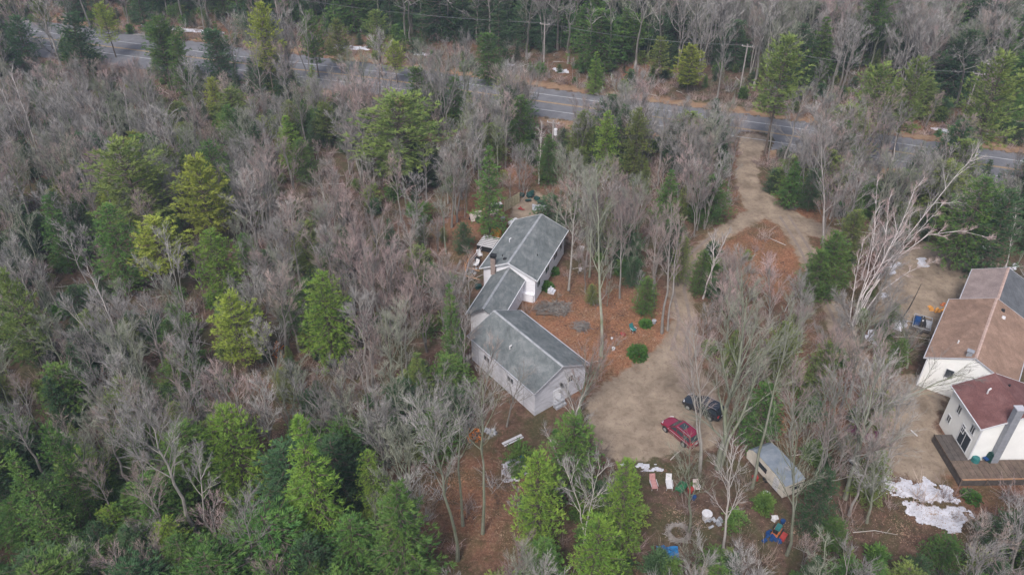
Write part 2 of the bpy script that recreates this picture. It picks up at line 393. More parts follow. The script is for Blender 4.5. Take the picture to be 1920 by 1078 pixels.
lot = g2([(1108, 800), (1100, 752), (1140, 712), (1195, 695), (1250, 668), (1300, 668), (1345, 735), (1372, 800), (1340, 840), (1260, 852), (1170, 866), (1120, 850)])
yard_r = g2([(1640, 600), (1650, 540), (1690, 475), (1730, 455), (1800, 470), (1880, 500), (1850, 560), (1790, 600), (1740, 630), (1680, 615)])
yard_r2 = g2([(1640, 700), (1720, 705), (1770, 745), (1750, 800), (1790, 870), (1760, 905), (1680, 890), (1640, 850), (1625, 770)])
pad_a = g2([(960, 385), (1000, 360), (1060, 380), (1068, 430), (1060, 440), (960, 410)])
sheet('verge', [(road, [30, 30, 26, 24, 23, 20, 20, 20, 20, 20])], [], M['verge'], 0.004, 1.2, 2.0)
sheet('road', [(road, [22, 21, 19, 17, 14.5, 12.6, 12.6, 12.6, 12.6, 12.6])], [], M['asphalt'], 0.008, 0.9, 0.5)
RB = [(drive_up, [5, 3.4, 4, 6.5, 5, 4, 3.5]), (drive_mid, [3.5, 3, 2.8, 2.8, 4]), (drive_left, [3.5, 2.6, 2.6, 2.8, 3.2, 4.5, 7])]
sheet('driveway', RB, [], M['dirt'], 0.012, 0.5, 0.8, [], [lot, yard_r, yard_r2])
sheet('parking_lot', [], [lot], M['dirt'], 0.016, 0.5, 0.8, RB, [])
sheet('dirt_yard', [], [yard_r, yard_r2], M['dirt'], 0.020, 0.5, 0.9, RB, [])
sheet('dirt_patch', [], [pad_a], M['dirt'], 0.024, 0.5, 0.9)
# painted lines follow the road's own centre line
def offset_line(pts, off):
    out = []
    for i, p in enumerate(pts):
        a_, b_ = pts[max(i - 1, 0)], pts[min(i + 1, len(pts) - 1)]
        d = Vector((b_[0] - a_[0], b_[1] - a_[1])).normalized(); n = Vector((-d.y, d.x)); out.append((p[0] + n.x * off, p[1] + n.y * off))
    return out
def strip(name, pts, wd, m, z):
    mb = MB(); l = offset_line(pts, wd / 2); r_ = offset_line(pts, -wd / 2)
    vs = [(*q, z) for q in l] + [(*q, z) for q in r_]; n = len(l)
    mb.add(vs, [(n + i, n + i + 1, i + 1, i) for i in range(n - 1)])
    o = mb.build(name, m); return set_props(o, kind='structure')
fine_road = []
for i in range(len(road) - 1):
    for k in range(6): t_ = k / 6; fine_road.append((road[i][0] * (1 - t_) + road[i + 1][0] * t_, road[i][1] * (1 - t_) + road[i + 1][1] * t_))
for off, wd, m_ in ((3.9, .24, 'white_line'), (-3.6, .24, 'white_line'), (.32, .16, 'yellow_line'), (-.02, .16, 'yellow_line')):
    strip('road_line', offset_line(fine_road, off), wd, M[m_], 0.014)

def subdiv(pts, k=6):
    out = []
    for i in range(len(pts) - 1):
        for j in range(k): t_ = j / k; out.append((pts[i][0] * (1 - t_) + pts[i + 1][0] * t_, pts[i][1] * (1 - t_) + pts[i + 1][1] * t_))
    return out + [pts[-1]]
for rb_, off in ((drive_left[1:-1], .75), (drive_left[1:-1], -.75), (drive_mid, .7), (drive_mid, -.7)):
    strip('wheel_rut', [(x_ + .12 * noise.noise(Vector((x_ * .5, y_ * .5, 1))), y_) for x_, y_ in offset_line(subdiv(rb_), off)], .42, M['rut'], 0.026)

def snow_patch(poly, seed, label, hole=0.0, cell=0.13, th=0.035):
    x0, x1 = min(p[0] for p in poly), max(p[0] for p in poly); y0, y1 = min(p[1] for p in poly), max(p[1] for p in poly)
    cell = max(cell, (x1 - x0) / 110)
    ni, nj = int((x1 - x0) / cell) + 2, int((y1 - y0) / cell) + 2
    def dep(x, y):
        e = min(seg_dist(x, y, poly[i], poly[(i + 1) % len(poly)])[0] for i in range(len(poly)))
        e = e if in_poly(x, y, poly) else -e
        n = noise.fractal(Vector((x * 0.9, y * 0.9, seed)), 0.8, 2.0, 5) * 0.8 + noise.noise(Vector((x * 3.0, y * 3.0, seed))) * 0.22 + noise.noise(Vector((x * .7, y * 1.6, seed + 5))) * .6
        return e + n - hole - .12
    H = {}; vs = []; fs = []
    for j in range(nj + 1):
        for i in range(ni + 1):
            H[i, j] = dep(x0 + i * cell, y0 + j * cell)
    idx = {}
    def vid(i, j):
        if (i, j) not in idx:
            idx[i, j] = len(vs); d = max(0, min(1, H[i, j] * 3)); vs.append((x0 + i * cell, y0 + j * cell, 0.028 + th * d))
        return idx[i, j]
    for j in range(nj):
        for i in range(ni):
            if H[i, j] + H[i + 1, j] + H[i, j + 1] + H[i + 1, j + 1] > 0:
                fs.append((vid(i, j), vid(i + 1, j), vid(i + 1, j + 1), vid(i, j + 1)))
    if not fs: return
    mb = MB(); mb.add(vs, fs); o = mb.build('snow_patch', M['snow'], smooth=True)
    set_props(o, label, 'snow', 'melting snow patches')
snow_patch(g2([(1638, 895), (1700, 903), (1740, 901), (1782, 915), (1798, 940), (1780, 945), (1740, 943), (1695, 938), (1655, 917)]), 1, 'upper lobe of the largest melting snow patch, nearest the deck', -0.1)
snow_patch(g2([(1692, 940), (1730, 942), (1765, 952), (1800, 948), (1822, 965), (1790, 1000), (1745, 988), (1700, 966)]), 31, 'lower lobe of the largest melting snow patch, above the green shrub', -0.1)
snow_patch(g2([(1615, 628), (1640, 618), (1672, 640), (1668, 650), (1630, 640)]), 2, 'elongated snow strip left of the tan-roofed house')
snow_patch(g2([(1672, 600), (1700, 600), (1708, 615), (1690, 624), (1668, 612)]), 3, 'small snow patch beside the loaded utility trailer')
snow_patch(g2([(1715, 488), (1735, 482), (1740, 500), (1722, 503)]), 4, 'small snow spot on the dirt yard under leaning birches')
snow_patch(g2([(1668, 495), (1690, 492), (1678, 512), (1668, 516)]), 5, 'snow fragment at the edge of the hemlocks by the birches', -0.1)
snow_patch(g2([(945, 868), (975, 855), (992, 875), (985, 900), (950, 912), (940, 890)]), 6, 'rounded snow patch below the garage behind a green hemlock')
snow_patch(g2([(1160, 872), (1200, 868), (1255, 874), (1250, 884), (1190, 882)]), 7, 'thin snow strip along the lower edge of the gravel lot')
snow_patch(g2([(1645, 545), (1670, 540), (1668, 560), (1655, 566)]), 8, 'snow crumbs under the birch clump', 0.25)
snow_patch(g2([(1600, 880), (1625, 873), (1640, 892), (1625, 902)]), 9, 'snow patch between bare trees left of the largest snow', 0.25)
snow_patch(g2([(1875, 497), (1905, 495), (1915, 505), (1880, 508)]), 10, 'snow remnant behind the mauve roof', 0.2)
for i_, (L_, lb) in enumerate([([(265, 47), (330, 52), (420, 60), (418, 66), (330, 59), (265, 53)], 'long snow strip on the far road verge at left'),
        ([(627, 84), (690, 88), (690, 95), (627, 92)], 'snow strip on the far verge above the yellow pine'),
        ([(775, 98), (810, 101), (808, 107), (776, 104)], 'short snow strip on the far verge left of the track'),
        ([(925, 117), (965, 121), (963, 127), (925, 124)], 'snow strip on the far verge right of the track'),
        ([(1035, 128), (1066, 131), (1064, 139), (1036, 136)], 'snow patch on the far verge by the utility pole'),
        ([(1740, 236), (1770, 242), (1850, 250), (1848, 258), (1760, 250)], 'snow strip on the far verge at right')]):
    snow_patch(g2(L_), 20 + i_, lb, 0.0, 0.3)

# ------------------------------------------------------------------ buildings
class Block:
    """gable block: origin near-left eave corner, x across the gable, y along the ridge"""
    def __init__(s, root, o, ang, wd, ln, eave, ridge, z0=0.0):
        s.root, s.o, s.ang, s.w, s.l, s.e, s.r, s.z0 = root, o, ang, wd, ln, eave, ridge, z0
        s.M = Matrix.Translation(Vector((o[0], o[1], 0))) @ Matrix.Rotation(ang, 4, 'Z')
    def T(s, x, y, z): return s.M @ Vector((x, y, z))
    def rz(s, x): return s.e + (s.r - s.e) * (1 - abs(x - s.w / 2) / (s.w / 2))
    def walls(s, m, inset=0.35, label=None, y0=0.35, y1=None, right_m=None):
        y1 = y1 if y1 is not None else s.l - 0.35; i_ = inset; d = 0.10
        mb = MB(); poly = [s.T(i_, y0, s.z0), s.T(s.w - i_, y0, s.z0), s.T(s.w - i_, y0, s.rz(s.w - i_) - d), s.T(s.w / 2, y0, s.r - d), s.T(i_, y0, s.rz(i_) - d)]
        mb.prism(poly, s.T(0, y1, 0) - s.T(0, y0, 0))
        return mb.build('wall', m, s.root, local=False, label=label)
    def roof(s, ml, mr, ridge_m, trim_m, label_l=None, y0=0.0, y1=None, near=True, far=True):
        y1 = s.l if y1 is None else y1; th = 0.13
        for side, m in ((0, ml), (1, mr)):
            xa = 0 if side == 0 else s.w
            xm = s.w / 2
            mb = MB(); poly = [s.T(xa, y0, s.e), s.T(xm, y0, s.r), s.T(xm, y1, s.r), s.T(xa, y1, s.e)]
            mb.prism(poly, (0, 0, -th)); mb.build('roof_slope', m, s.root, local=False, label=label_l if side == 0 else None)
            g = MB(); xo = -0.06 if side == 0 else s.w + 0.06
            g.prism([s.T(xo - .05, y0, s.e - .10), s.T(xo + .05, y0, s.e - .10), s.T(xo + .05, y0, s.e + .015), s.T(xo - .05, y0, s.e + .015)], s.T(0, y1, 0) - s.T(0, y0, 0))
            g.build('gutter', trim_m, s.root, local=False)
        c = MB(); a_ = 0.16; dz = (s.r - s.e) / (s.w / 2) * a_
        c.prism([s.T(s.w / 2 - a_, y0 - .01, s.r - dz + .004), s.T(s.w / 2, y0 - .01, s.r + .004), s.T(s.w / 2 + a_, y0 - .01, s.r - dz + .004), s.T(s.w / 2 + a_, y0 - .01, s.r - dz + .035), s.T(s.w / 2, y0 - .01, s.r + .045), s.T(s.w / 2 - a_, y0 - .01, s.r - dz + .035)], s.T(0, y1 + .02, 0) - s.T(0, y0, 0))
        c.build('ridge_cap', ridge_m, s.root, local=False)
        ends = ([y0 - .05] if near else []) + ([y1 + .01] if far else [])
        for yy in ends:
            for side in (0, 1):
                xa = -.1 if side == 0 else s.w + .1
                za = s.e - (s.r - s.e) / (s.w / 2) * .1
                t_ = MB(); t_.prism([s.T(xa, yy, za + .02), s.T(s.w / 2, yy, s.r + .02), s.T(s.w / 2, yy, s.r - .17), s.T(xa, yy, za - .17)], s.T(0, yy + .04, 0) - s.T(0, yy, 0))
                t_.build('rake_board', trim_m, s.root, local=False)
    def opening(s, face, a0, z, wd, ht, name='window', mullion=True, m=None, inset=0.35, y0=0.35, pane_m=None):
        """face: 'near' (y=y0), 'left' (x=inset), 'right'"""
        def Q(a_, zz, out):
            if face == 'near': return s.T(a_, y0 - out, zz)
            if face == 'left': return s.T(inset - out, a_, zz)
            return s.T(s.w - inset + out, a_, zz)
        fr = MB(); t = 0.07
        for (aa, ab, za, zb) in ((a0 - t, a0, z - t, z + ht + t), (a0 + wd, a0 + wd + t, z - t, z + ht + t), (a0, a0 + wd, z - t, z), (a0, a0 + wd, z + ht, z + ht + t)):
            fr.prism([Q(aa, za, -.02), Q(ab, za, -.02), Q(ab, zb, -.02), Q(aa, zb, -.02)], Q(0, 0, .05) - Q(0, 0, -.02))
        if mullion:
            fr.prism([Q(a0 + wd / 2 - .03, z, .018), Q(a0 + wd / 2 + .03, z, .018), Q(a0 + wd / 2 + .03, z + ht, .018), Q(a0 + wd / 2 - .03, z + ht, .018)], Q(0, 0, .04) - Q(0, 0, .018))
        f = fr.build(name, m or M['white_trim'], s.root, local=False)
        p = MB(); p.prism([Q(a0, z, 0), Q(a0 + wd, z, 0), Q(a0 + wd, z + ht, 0), Q(a0, z + ht, 0)], Q(0, 0, .012) - Q(0, 0, 0))
        q = p.build('pane', pane_m or M['glass'], s.root, local=False)
        q.parent = f; q.matrix_parent_inverse = Matrix.Identity(4)
        return f
def vent_pipe(root, pos, m, h=0.5, r=0.06, name='vent_pipe', bent=False):
    mb = MB(); p = Vector(pos)
    pts = [p, p + Vector((0, 0, h))] + ([p + Vector((.25, .1, h + .12))] if bent else [])
    mb.tube(pts, r, 8); return mb.build(name, m, root, local=False)

# --- grey-roofed house in the middle: ranch part, link and garage wing
ca = empty('grey_roofed_house', (0, 82, 0), 0, 'long pale ranch house with mottled grey roof, bent link and gabled garage', 'house')
u = Vector((.357, .934)).normalized()
A = Block(ca, G(899.3, 502.8, 3.9), math.atan2(-u.x, u.y), 8.2, 13.4, 3.9, 5.75)
A.walls(M['siding'], 0.4, y0=0.4, y1=13.0)
A.roof(M['grey_roof'], M['grey_roof'], M['ridge'], M['white_trim'])
gv_ = Vector((-.612, .79)).normalized()
GA = Block(ca, G(1002, 739, 3.7), math.atan2(-gv_.x, gv_.y), 8.15, 12.8, 3.7, 5.6)
GA.walls(M['siding2'], 0.3, y0=0.25)
GA.roof(M['grey_roof'], M['grey_roof'], M['ridge'], M['grey_trim'])
# link between them
p0, p1 = G(955, 575, 3.3), G(986, 523, 3.3); lk = Vector((p1.x - p0.x, p1.y - p0.y)).normalized()
lang = math.atan2(-lk.x, lk.y)
LW = 4.6
lo = Vector((p0.x, p0.y)) - Vector((math.cos(lang), math.sin(lang))) * LW - lk * 3.3
LN = Block(ca, (lo.x, lo.y), lang, LW, 11.0, 3.3, 4.8)
LN.walls(M['siding'], 0.3, y0=.8, y1=10.0)
LN.roof(M['grey_roof'], M['grey_roof'], M['ridge'], M['white_trim'], near=False, far=False)
LN.opening('right', 8.2, 1.7, .5, .6, mullion=False)
# bump-out box and low step beside the link
for (px_, py_, sx, sy, hz) in ((990, 553, 1.9, 1.1, 1.2),):
    q = G(px_, py_ + 8, 0); mb = MB(); mb.box((q.x, q.y, hz / 2), (sx, sy, hz), lang); mb.box((q.x, q.y, hz + .04), (sx + .15, sy + .15, .08), lang)
    mb.build('bulkhead', M['siding'], ca, local=False)
# chimney on near gable wall of the ranch
cpx = A.T(1.95, 0.12, 0)
mb = MB(); mb.box((cpx.x, cpx.y, 3.05), (.62, .5, 6.1), A.ang); mb.build('chimney', M['brick'], ca, local=False)
mb = MB(); mb.box((cpx.x, cpx.y, 6.16), (.78, .66, .12), A.ang); mb.box((cpx.x, cpx.y, 6.32), (.42, .36, .2), A.ang, taper=.7); mb.box((cpx.x, cpx.y, 6.45), (.8, .7, .05), A.ang)
mb.build('chimney_cap', M['black'], ca, local=False)
for x_, y_, h_ in ((2.4, 2.3, .3), (1.9, 6.2, .55), (6.6, 4.6, .3)):
    z_ = A.rz(x_); vent_pipe(ca, A.T(x_, y_, z_ - .05), M['white_trim'] if h_ > .5 else M['black'], h_, .07, bent=h_ > .5)
vent_pipe(ca, GA.T(1.9, 6.9, GA.rz(1.9) - .05), M['white'], .45, .09, bent=True)
mb = MB(); q = A.T(3.2, 1.2, A.rz(3.2) + .12); mb.box(q, (.5, .35, .22), A.ang, taper=.8); mb.build('roof_vent', M['black'], ca, local=False)
# ranch openings: eave side to the yard and gable
for yy, wd in ((1.2, 1.1), (4.6, 1.5), (8.2, 1.5), (10.8, 1.1)): A.opening('right', yy, 1.7, wd, 1.2, inset=.4)
for yy, wd in ((2.0, 1.2), (9.5, 1.4)): A.opening('left', yy, 1.6, wd, 1.2, inset=.4)
mb = MB()
for k in range(3): q = A.T(8.9 + k * .3, 3.4, .45 - .15 * k - .0); mb.box((q.x, q.y, (.6 - .2 * k) / 2), (.3, 1.0, .6 - .2 * k), A.ang)
mb.build('door_step', M['siding2'], ca, local=False)
# garage: lamp, door, low white step, side windows
GA.opening('near', 3.1, .1, 1.0, 2.05, 'door', False, M['white_trim'], .3, .25, M['siding'])
GA.opening('near', 5.1, 2.3, .75, .9, 'window', True, M['white_trim'], .3, .25)
GA.opening('left', 4.2, 1.9, 1.0, .7, 'window', True, M['grey_trim'], .3)
GA.opening('left', 8.8, 1.9, 1.0, .7, 'window', True, M['grey_trim'], .3)
q = GA.T(4.0, .05, 2.85); mb = MB(); mb.box(q, (.16, .22, .34), GA.ang); mb.tube([q + Vector((0, 0, .17)), q + Vector((.05, -.15, .35))], .03, 5)
mb.build('wall_lamp', M['black'], ca, local=False)
mb = MB()
for k in range(2): q = GA.T(3.6, -.15 - .3 * k, .2 - .1 * k); mb.box((q.x, q.y, .15 * (2 - k)), (1.5, .35, .3 * (2 - k)), GA.ang)
mb.build('door_step', M['grey'], ca, local=False)
for yy in (2.2, 5.2, 8.2, 11.0):
    mb = MB(); mb.prism([GA.T(.28, yy, .1), GA.T(.28, yy + .06, .1), GA.T(.28, yy + .06, 3.4), GA.T(.28, yy, 3.4)], GA.T(.30, 0, 0) - GA.T(.34, 0, 0)); mb.build('batten', M['grey_trim'], ca, local=False)

# --- tan-roofed house at right
rb = empty('tan_roofed_house', (52, 68, 0), 0, 'large cream house with stepped tan and maroon shingle roofs at the right edge', 'house')
bu = Vector((.573, .819)).normalized()
B1 = Block(rb, G(1733.6, 669.5, 4.3), math.atan2(-bu.x, bu.y), 9.5, 13.6, 4.3, 6.5)
B1.walls(M['white_wall'], .3, y0=.12); B1.roof(M['tan_roof'], M['tan_roof'], M['ridge_tan'], M['grey_trim'])
B2o = B1.T(1.1, 13.62, 0)
B2 = Block(rb, B2o, B1.ang, 7.6, 8.6, 4.45, 6.2)
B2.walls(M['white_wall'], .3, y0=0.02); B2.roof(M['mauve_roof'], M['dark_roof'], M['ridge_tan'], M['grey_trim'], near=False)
fl = G(1839.8, 805, 5.6); fb = G(1788.6, 729.5, 5.6)
d3 = Vector((fb.x - fl.x, fb.y - fl.y)); L3 = d3.length; a3 = math.atan2(-d3.x, d3.y)
B3 = Block(rb, fl, a3, 8.3, L3 + .6, 5.6, 7.3)
B3.walls(M['white_wall'], .25, y0=.2); B3.roof(M['maroon_roof'], M['maroon_roof'], M['maroon_roof'], M['white_trim'])
B1.opening('near', 2.55, 2.6, .8, 1.15, 'window', False, M['white_trim'], .3, .12)
for y_, z_, w_, h_ in ((1.0, 3.7, .62, 1.0), (3.9, 3.7, .62, 1.0), (2.3, 2.6, .55, .9), (.9, 1.15, 1.9, 2.0)): B3.opening('left', y_, z_, w_, h_, 'window' if h_ < 1.5 else 'sliding_door', True, M['white_trim'], .25)
B3.opening('left', 4.8, 1.5, .6, .9, 'window', True, M['white_trim'], .25)
q = B3.T(2.75, -.12, 0); mb = MB(); mb.box((q.x, q.y, 4.3), (.75, .6, 8.6), B3.ang); mb.build('chimney', M['grey_metal'], rb, local=False)
mb = MB(); mb.box((q.x, q.y, 8.66), (.9, .75, .12), B3.ang); mb.build('chimney_cap', M['grey_trim'], rb, local=False)
vent_pipe(rb, B3.T(2.4, 4.2, B3.rz(2.4) - .05), M['white'], .55, .09, bent=True)
vent_pipe(rb, B3.T(4.9, 4.8, B3.rz(4.9) - .05), M['black'], .25, .12)
vent_pipe(rb, B1.T(2.6, 3.1, B1.rz(2.6) - .05), M['white'], .45, .09)
mb = MB(); q = B1.T(4.05, .55, B1.rz(4.05) + .28); mb.box(q, (.55, .5, .7), B1.ang); mb.box(q + Vector((0, 0, .38)), (.75, .65, .06), B1.ang); mb.build('chimney', M['grey_metal'], rb, local=False)
for x_, y_, z_ in ((5.8, 12.0, 0), (6.1, 10.7, 0)): q = B1.T(x_, y_, B1.rz(x_) + .1); mb = MB(); mb.box(q, (.45, .45, .22), B1.ang, taper=.75); mb.build('roof_vent', M['white'] if y_ < 11 else M['black'], rb, local=False)
# corner boards
for B_, xx in ((B1, .26), (B3, .21)):
    for yy in (.12, ):
        mb = MB(); mb.prism([B_.T(xx, yy - .03, B_.z0), B_.T(xx + .14, yy - .03, B_.z0), B_.T(xx + .14, yy - .03, B_.e - .2), B_.T(xx, yy - .03, B_.e - .2)], B_.T(0, .02, 0) - B_.T(0, 0, 0)); mb.build('corner_board', M['white_trim'], rb, local=False)
# --- deck wrapping the corner of the maroon-roofed part
dk = empty('wooden_deck', B3.T(-1, -1, 0), 0, 'low brown wooden deck wrapping the corner of the cream house', 'deck')
DZ = 1.0
D0, DF, DL = -1.65, -2.5, 3.7
for k in range(17):
    x_ = D0 + .02 + k * .62
    mb = MB(); mb.prism([B3.T(x_, DF, DZ - .04), B3.T(x_ + .59, DF, DZ - .04), B3.T(x_ + .59, -.0, DZ - .04), B3.T(x_, 0, DZ - .04)], (0, 0, .04))
    if x_ + .6 > 8.8: break
    mb.build('plank', M['deck_wood'], dk, local=False)
for k in range(4):
    x_ = D0 + .02 + k * .56
    mb = MB(); mb.prism([B3.T(x_, .03, DZ - .04), B3.T(x_ + .53, .03, DZ - .04), B3.T(x_ + .53, DL, DZ - .04), B3.T(x_, DL, DZ - .04)], (0, 0, .04)); mb.build('plank', M['deck_grey'], dk, local=False)
def dpanel(a_, b_, name='skirt_board', z0=.05, z1=DZ - .1, m='deck_grey', th=.05):
    va = B3.T(a_[0], a_[1], z0); vb = B3.T(b_[0], b_[1], z0); n = Vector((vb.y - va.y, -(vb.x - va.x), 0)).normalized() * th
    mb = MB(); mb.prism([va, vb, vb + Vector((0, 0, z1 - z0)), va + Vector((0, 0, z1 - z0))], n); mb.build(name, M[m], dk, local=False)
for k in range(5):
    z_ = .06 + k * .18
    dpanel((D0, DF - .02), (8.5, DF - .02), z0=z_, z1=z_ + .15); dpanel((D0 - .02, DL), (D0 - .02, DF), z0=z_, z1=z_ + .15)
dpanel((D0 - .06, DF - .06), (8.5, DF - .06), 'rim_board', DZ - .06, DZ + .12, 'lumber', .06)
dpanel((D0 - .06, DL), (D0 - .06, DF - .08), 'rim_board', DZ - .06, DZ + .12, 'deck_wood', .06)
for x_ in (D0 - .1, .9, 3.6, 6.3): dpanel((x_, DF - .08), (x_ + .14, DF - .08), 'post', .02, DZ + .10, 'deck_wood', .06)
gr = empty('covered_grill', G(1858, 862, DZ), .3, 'dark covered grill standing against the cream wall on the deck', 'grill')
mb = MB(); mb.box((0, 0, .45), (1.1, .7, .9), taper=.9); mb.tube([(-.45, 0, .95), (.45, 0, .95)], .33, 10); mb.build('cover', M['darkgreen'], gr, smooth=False)
mb = MB(); mb.box((-.75, .05, .4), (.4, .5, .12)); mb.build('side_shelf', M['navy'], gr)
o = MB(); q = G(1828, 864, DZ); o.tube([(q.x, q.y, DZ), (q.x, q.y, DZ + .5)], [.42, .38], 12); o.tube([(q.x, q.y, DZ + .5), (q.x, q.y, DZ + .55)], [.3, .3], 12)
set_props(o.build('round_planter', M['teal']), 'pale teal round tub on the deck by the wall', 'tub')

# ------------------------------------------------------------------ vehicles
def car(loc, rz, paint, label, red=True):
    c = empty('parked_car', loc, rz, label, 'car')
    L = 4.7; hw = .92
    st = [(2.34, .70, .48, .62), (2.22, .84, .30, .78), (1.75, .91, .24, .93), (.95, .92, .22, 1.04), (.2, .92, .22, 1.06), (-1.0, .92, .22, 1.10), (-1.9, .91, .24, 1.14), (-2.25, .86, .32, 1.10), (-2.36, .78, .46, .9)]
    mb = MB(); vs = []
    for x, hw_, zb, zt in st:
        zm = zb + (zt - zb) * .55
        ring = [(-hw_ * .88, zb), (-hw_, zm), (-hw_ * .93, zt - .04), (-hw_ * .74, zt + .02), (0, zt + .05), (hw_ * .74, zt + .02), (hw_ * .93, zt - .04), (hw_, zm), (hw_ * .88, zb)]
        vs += [(x, y, z) for y, z in ring]
    n = 9; fs = []
    for i in range(len(st) - 1):
        for k in range(n):
            k2 = (k + 1) % n; fs.append((i * n + k, (i + 1) * n + k, (i + 1) * n + k2, i * n + k2))
    fs.append(tuple(range(n))); fs.append(tuple((len(st) - 1) * n + k for k in range(n))[::-1])
    mb.add(vs, fs); mb.build('body', paint, c, smooth=False)
    # cabin
    bt = [(1.10, .84, 1.03), (.25, .72, 1.66), (-1.85, .72, 1.70), (-2.27, .84, 1.09)]
    def P(x, y, z): return Vector((x, y, z))
    lowf, topf, topr, lowr = bt
    cab = MB(); vs = []
    for x, h, z in bt: vs += [P(x, -h, z), P(x, h, z)]
    cab.add(vs, [(0, 1, 3, 2), (2, 3, 5, 4), (4, 5, 7, 6), (0, 2, 4, 6), (1, 7, 5, 3)])
    cab.build('cabin', paint, c)
    rf = MB(); rf.prism([P(.27, -.69, 1.665), P(-.4, -.74, 1.70), P(-1.2, -.74, 1.71), P(-1.92, -.71, 1.70), P(-1.92, .71, 1.70), P(-1.2, .74, 1.71), P(-.4, .74, 1.70), P(.27, .69, 1.665)], (0, 0, .05)); rf.build('roof', paint, c)
    def glass(pts, name, m='glass'):
        g = MB(); q = [Vector(p) for p in pts]; nn = (q[1] - q[0]).cross(q[2] - q[0]).normalized(); ctr = sum(q, Vector()) / len(q)
        if nn.dot(ctr - Vector((-.6, 0, 1.2))) < 0: nn = -nn
        g.prism([p + nn * .008 for p in q], nn * .012); return g.build(name, M[m], c)
    glass([(1.03, -.76, 1.08), (1.03, .76, 1.08), (.32, .66, 1.61), (.32, -.66, 1.61)], 'windshield')
    glass([(-2.24, -.72, 1.15), (-2.24, .72, 1.15), (-1.92, .64, 1.62), (-1.92, -.64, 1.62)], 'rear_window')
    def sidept(t, f, sgn):
        # t along x between low line and top line, f height fraction
        x = t; h = .84 + (.72 - .84) * f; z = 1.05 + (1.66 - 1.05) * f
        return (x, sgn * h, z)
    for sgn in (-1, 1):
        for (xa, xb, xta, xtb) in ((.92, -.04, .22, -.08), (-.12, -1.0, -.14, -1.0), (-1.08, -2.08, -1.08, -1.85)):
            glass([sidept(xa, .1, sgn), sidept(xb, .1, sgn), sidept(xtb, .88, sgn), sidept(xta, .88, sgn)], 'side_window')
        m_ = MB(); m_.box((.72, sgn * .98, 1.12), (.16, .2, .13)); m_.build('mirror', paint, c)
        h = MB(); h.prism([P(2.26, sgn * .45, .70), P(2.12, sgn * .80, .74), P(1.9, sgn * .875, .86), P(2.1, sgn * .55, .87)], (.04, 0, .05)); h.build('headlight', M['lamp'], c)
        t_ = MB(); t_.box((-2.24, sgn * .74, .98), (.12, .2, .34)); t_.build('tail_light', M['tail'], c)
        tr = MB(); tr.box((-.4, sgn * .925, .86), (2.9, .025, .04)); tr.build('door_trim', M['grey'] if red else M['black'], c)
        rr = MB(); rr.tube([(.05, sgn * .66, 1.74), (-.05, sgn * .66, 1.80), (-1.7, sgn * .66, 1.81), (-1.8, sgn * .66, 1.75)], .022, 5); rr.build('roof_rail', M['grey_metal'], c)
        for x in (1.42, -1.34):
            ar = MB(); ar.tube([(x, sgn * .80, .36), (x, sgn * .935, .36)], .42, 18); ar.build('wheel_arch', M['black'], c)
            wv = MB(); wv.tube([(x, sgn * .74, .34), (x, sgn * .955, .34)], .34, 18); wo_ = wv.build('wheel', M['tyre'], c)
            rm = MB(); rm.tube([(x, sgn * .94, .34), (x, sgn * .965, .34)], .22, 12); ri = rm.build('rim', M['rim'], c); ri.parent = wo_
            for k in range(5):
                pass
    s_ = MB(); s_.prism([P(.02, -.45, 1.752), P(-.75, -.45, 1.762), P(-.75, .45, 1.762), P(.02, .45, 1.752)], (0, 0, .008)); s_.build('sunroof', M['glass'], c)
    b_ = MB(); b_.box((-2.36, 0, .55), (.12, 1.5, .22)); b_.build('bumper', paint, c)
    b_ = MB(); b_.box((2.33, 0, .42), (.08, 1.2, .16)); b_.build('bumper', M['black'], c)
    pl = MB(); pl.box((-2.38, 0, .86), (.03, .34, .16)); pl.build('licence_plate', M['white'], c)
    return c
f_, r_ = G(1247.7, 809), G(1281, 837); dv = Vector((f_.x - r_.x, f_.y - r_.y)).normalized()
ctr = (f_ + r_) / 2 + Vector((dv.y, -dv.x, 0)) * .86
car(ctr, math.atan2(dv.y, dv.x), M['car_red'], 'dark red estate car parked on the gravel lot nearest the trees')
fb_ = G(1289, 757); rb_ = G(1344, 785); dv2 = Vector((fb_.x - rb_.x, fb_.y - rb_.y)).normalized()
car((fb_ + rb_) / 2 + Vector((dv2.y, -dv2.x, 0)) * .1, math.atan2(dv2.y, dv2.x), M['car_black'], 'black car behind bare branches beside the dark red car', False)

# --- travel trailer
q0 = G(1473, 911, 2.3); q1 = G(1514, 896, 2.3); tw = Vector((q1.x - q0.x, q1.y - q0.y)).normalized()
ta = math.atan2(tw.y, tw.x) + .02
tt = empty('travel_trailer', (q0.x, q0.y, 0), ta, 'old beige travel trailer with blue-grey roof among bare trees', 'trailer')
W_, L_ = 2.45, 5.9
prof = [(0, .5), (0, 2.15), (.25, 2.3), (1.5, 2.42), (4.4, 2.42), (5.2, 2.25), (5.75, 1.8), (5.95, 1.2), (5.8, .5)]
mb = MB(); mb.prism([(0, y, z) for y, z in prof], (W_, 0, 0)); mb.build('body', M['trailer_side'], tt)
mb = MB(); top = prof[1:7]
for i in range(len(top) - 1):
    (ya, za), (yb, zb) = top[i], top[i + 1]
    mb.prism([(-.04, ya, za + .012), (-.04, yb, zb + .012), (W_ + .04, yb, zb + .012), (W_ + .04, ya, za + .012)], (0, 0, .04))
mb.build('roof', M['trailer_roof'], tt)
mb = MB(); mb.prism([(1.0, -.015, 1.15), (1.95, -.015, 1.15), (1.95, -.015, 1.62), (1.0, -.015, 1.62)], (0, -.015, 0)); mb.build('window', M['glass'], tt)
mb = MB(); mb.box((1.45, -.03, 1.86), (1.7, .05, .08)); mb.build('awning_rail', M['deck_grey'], tt)
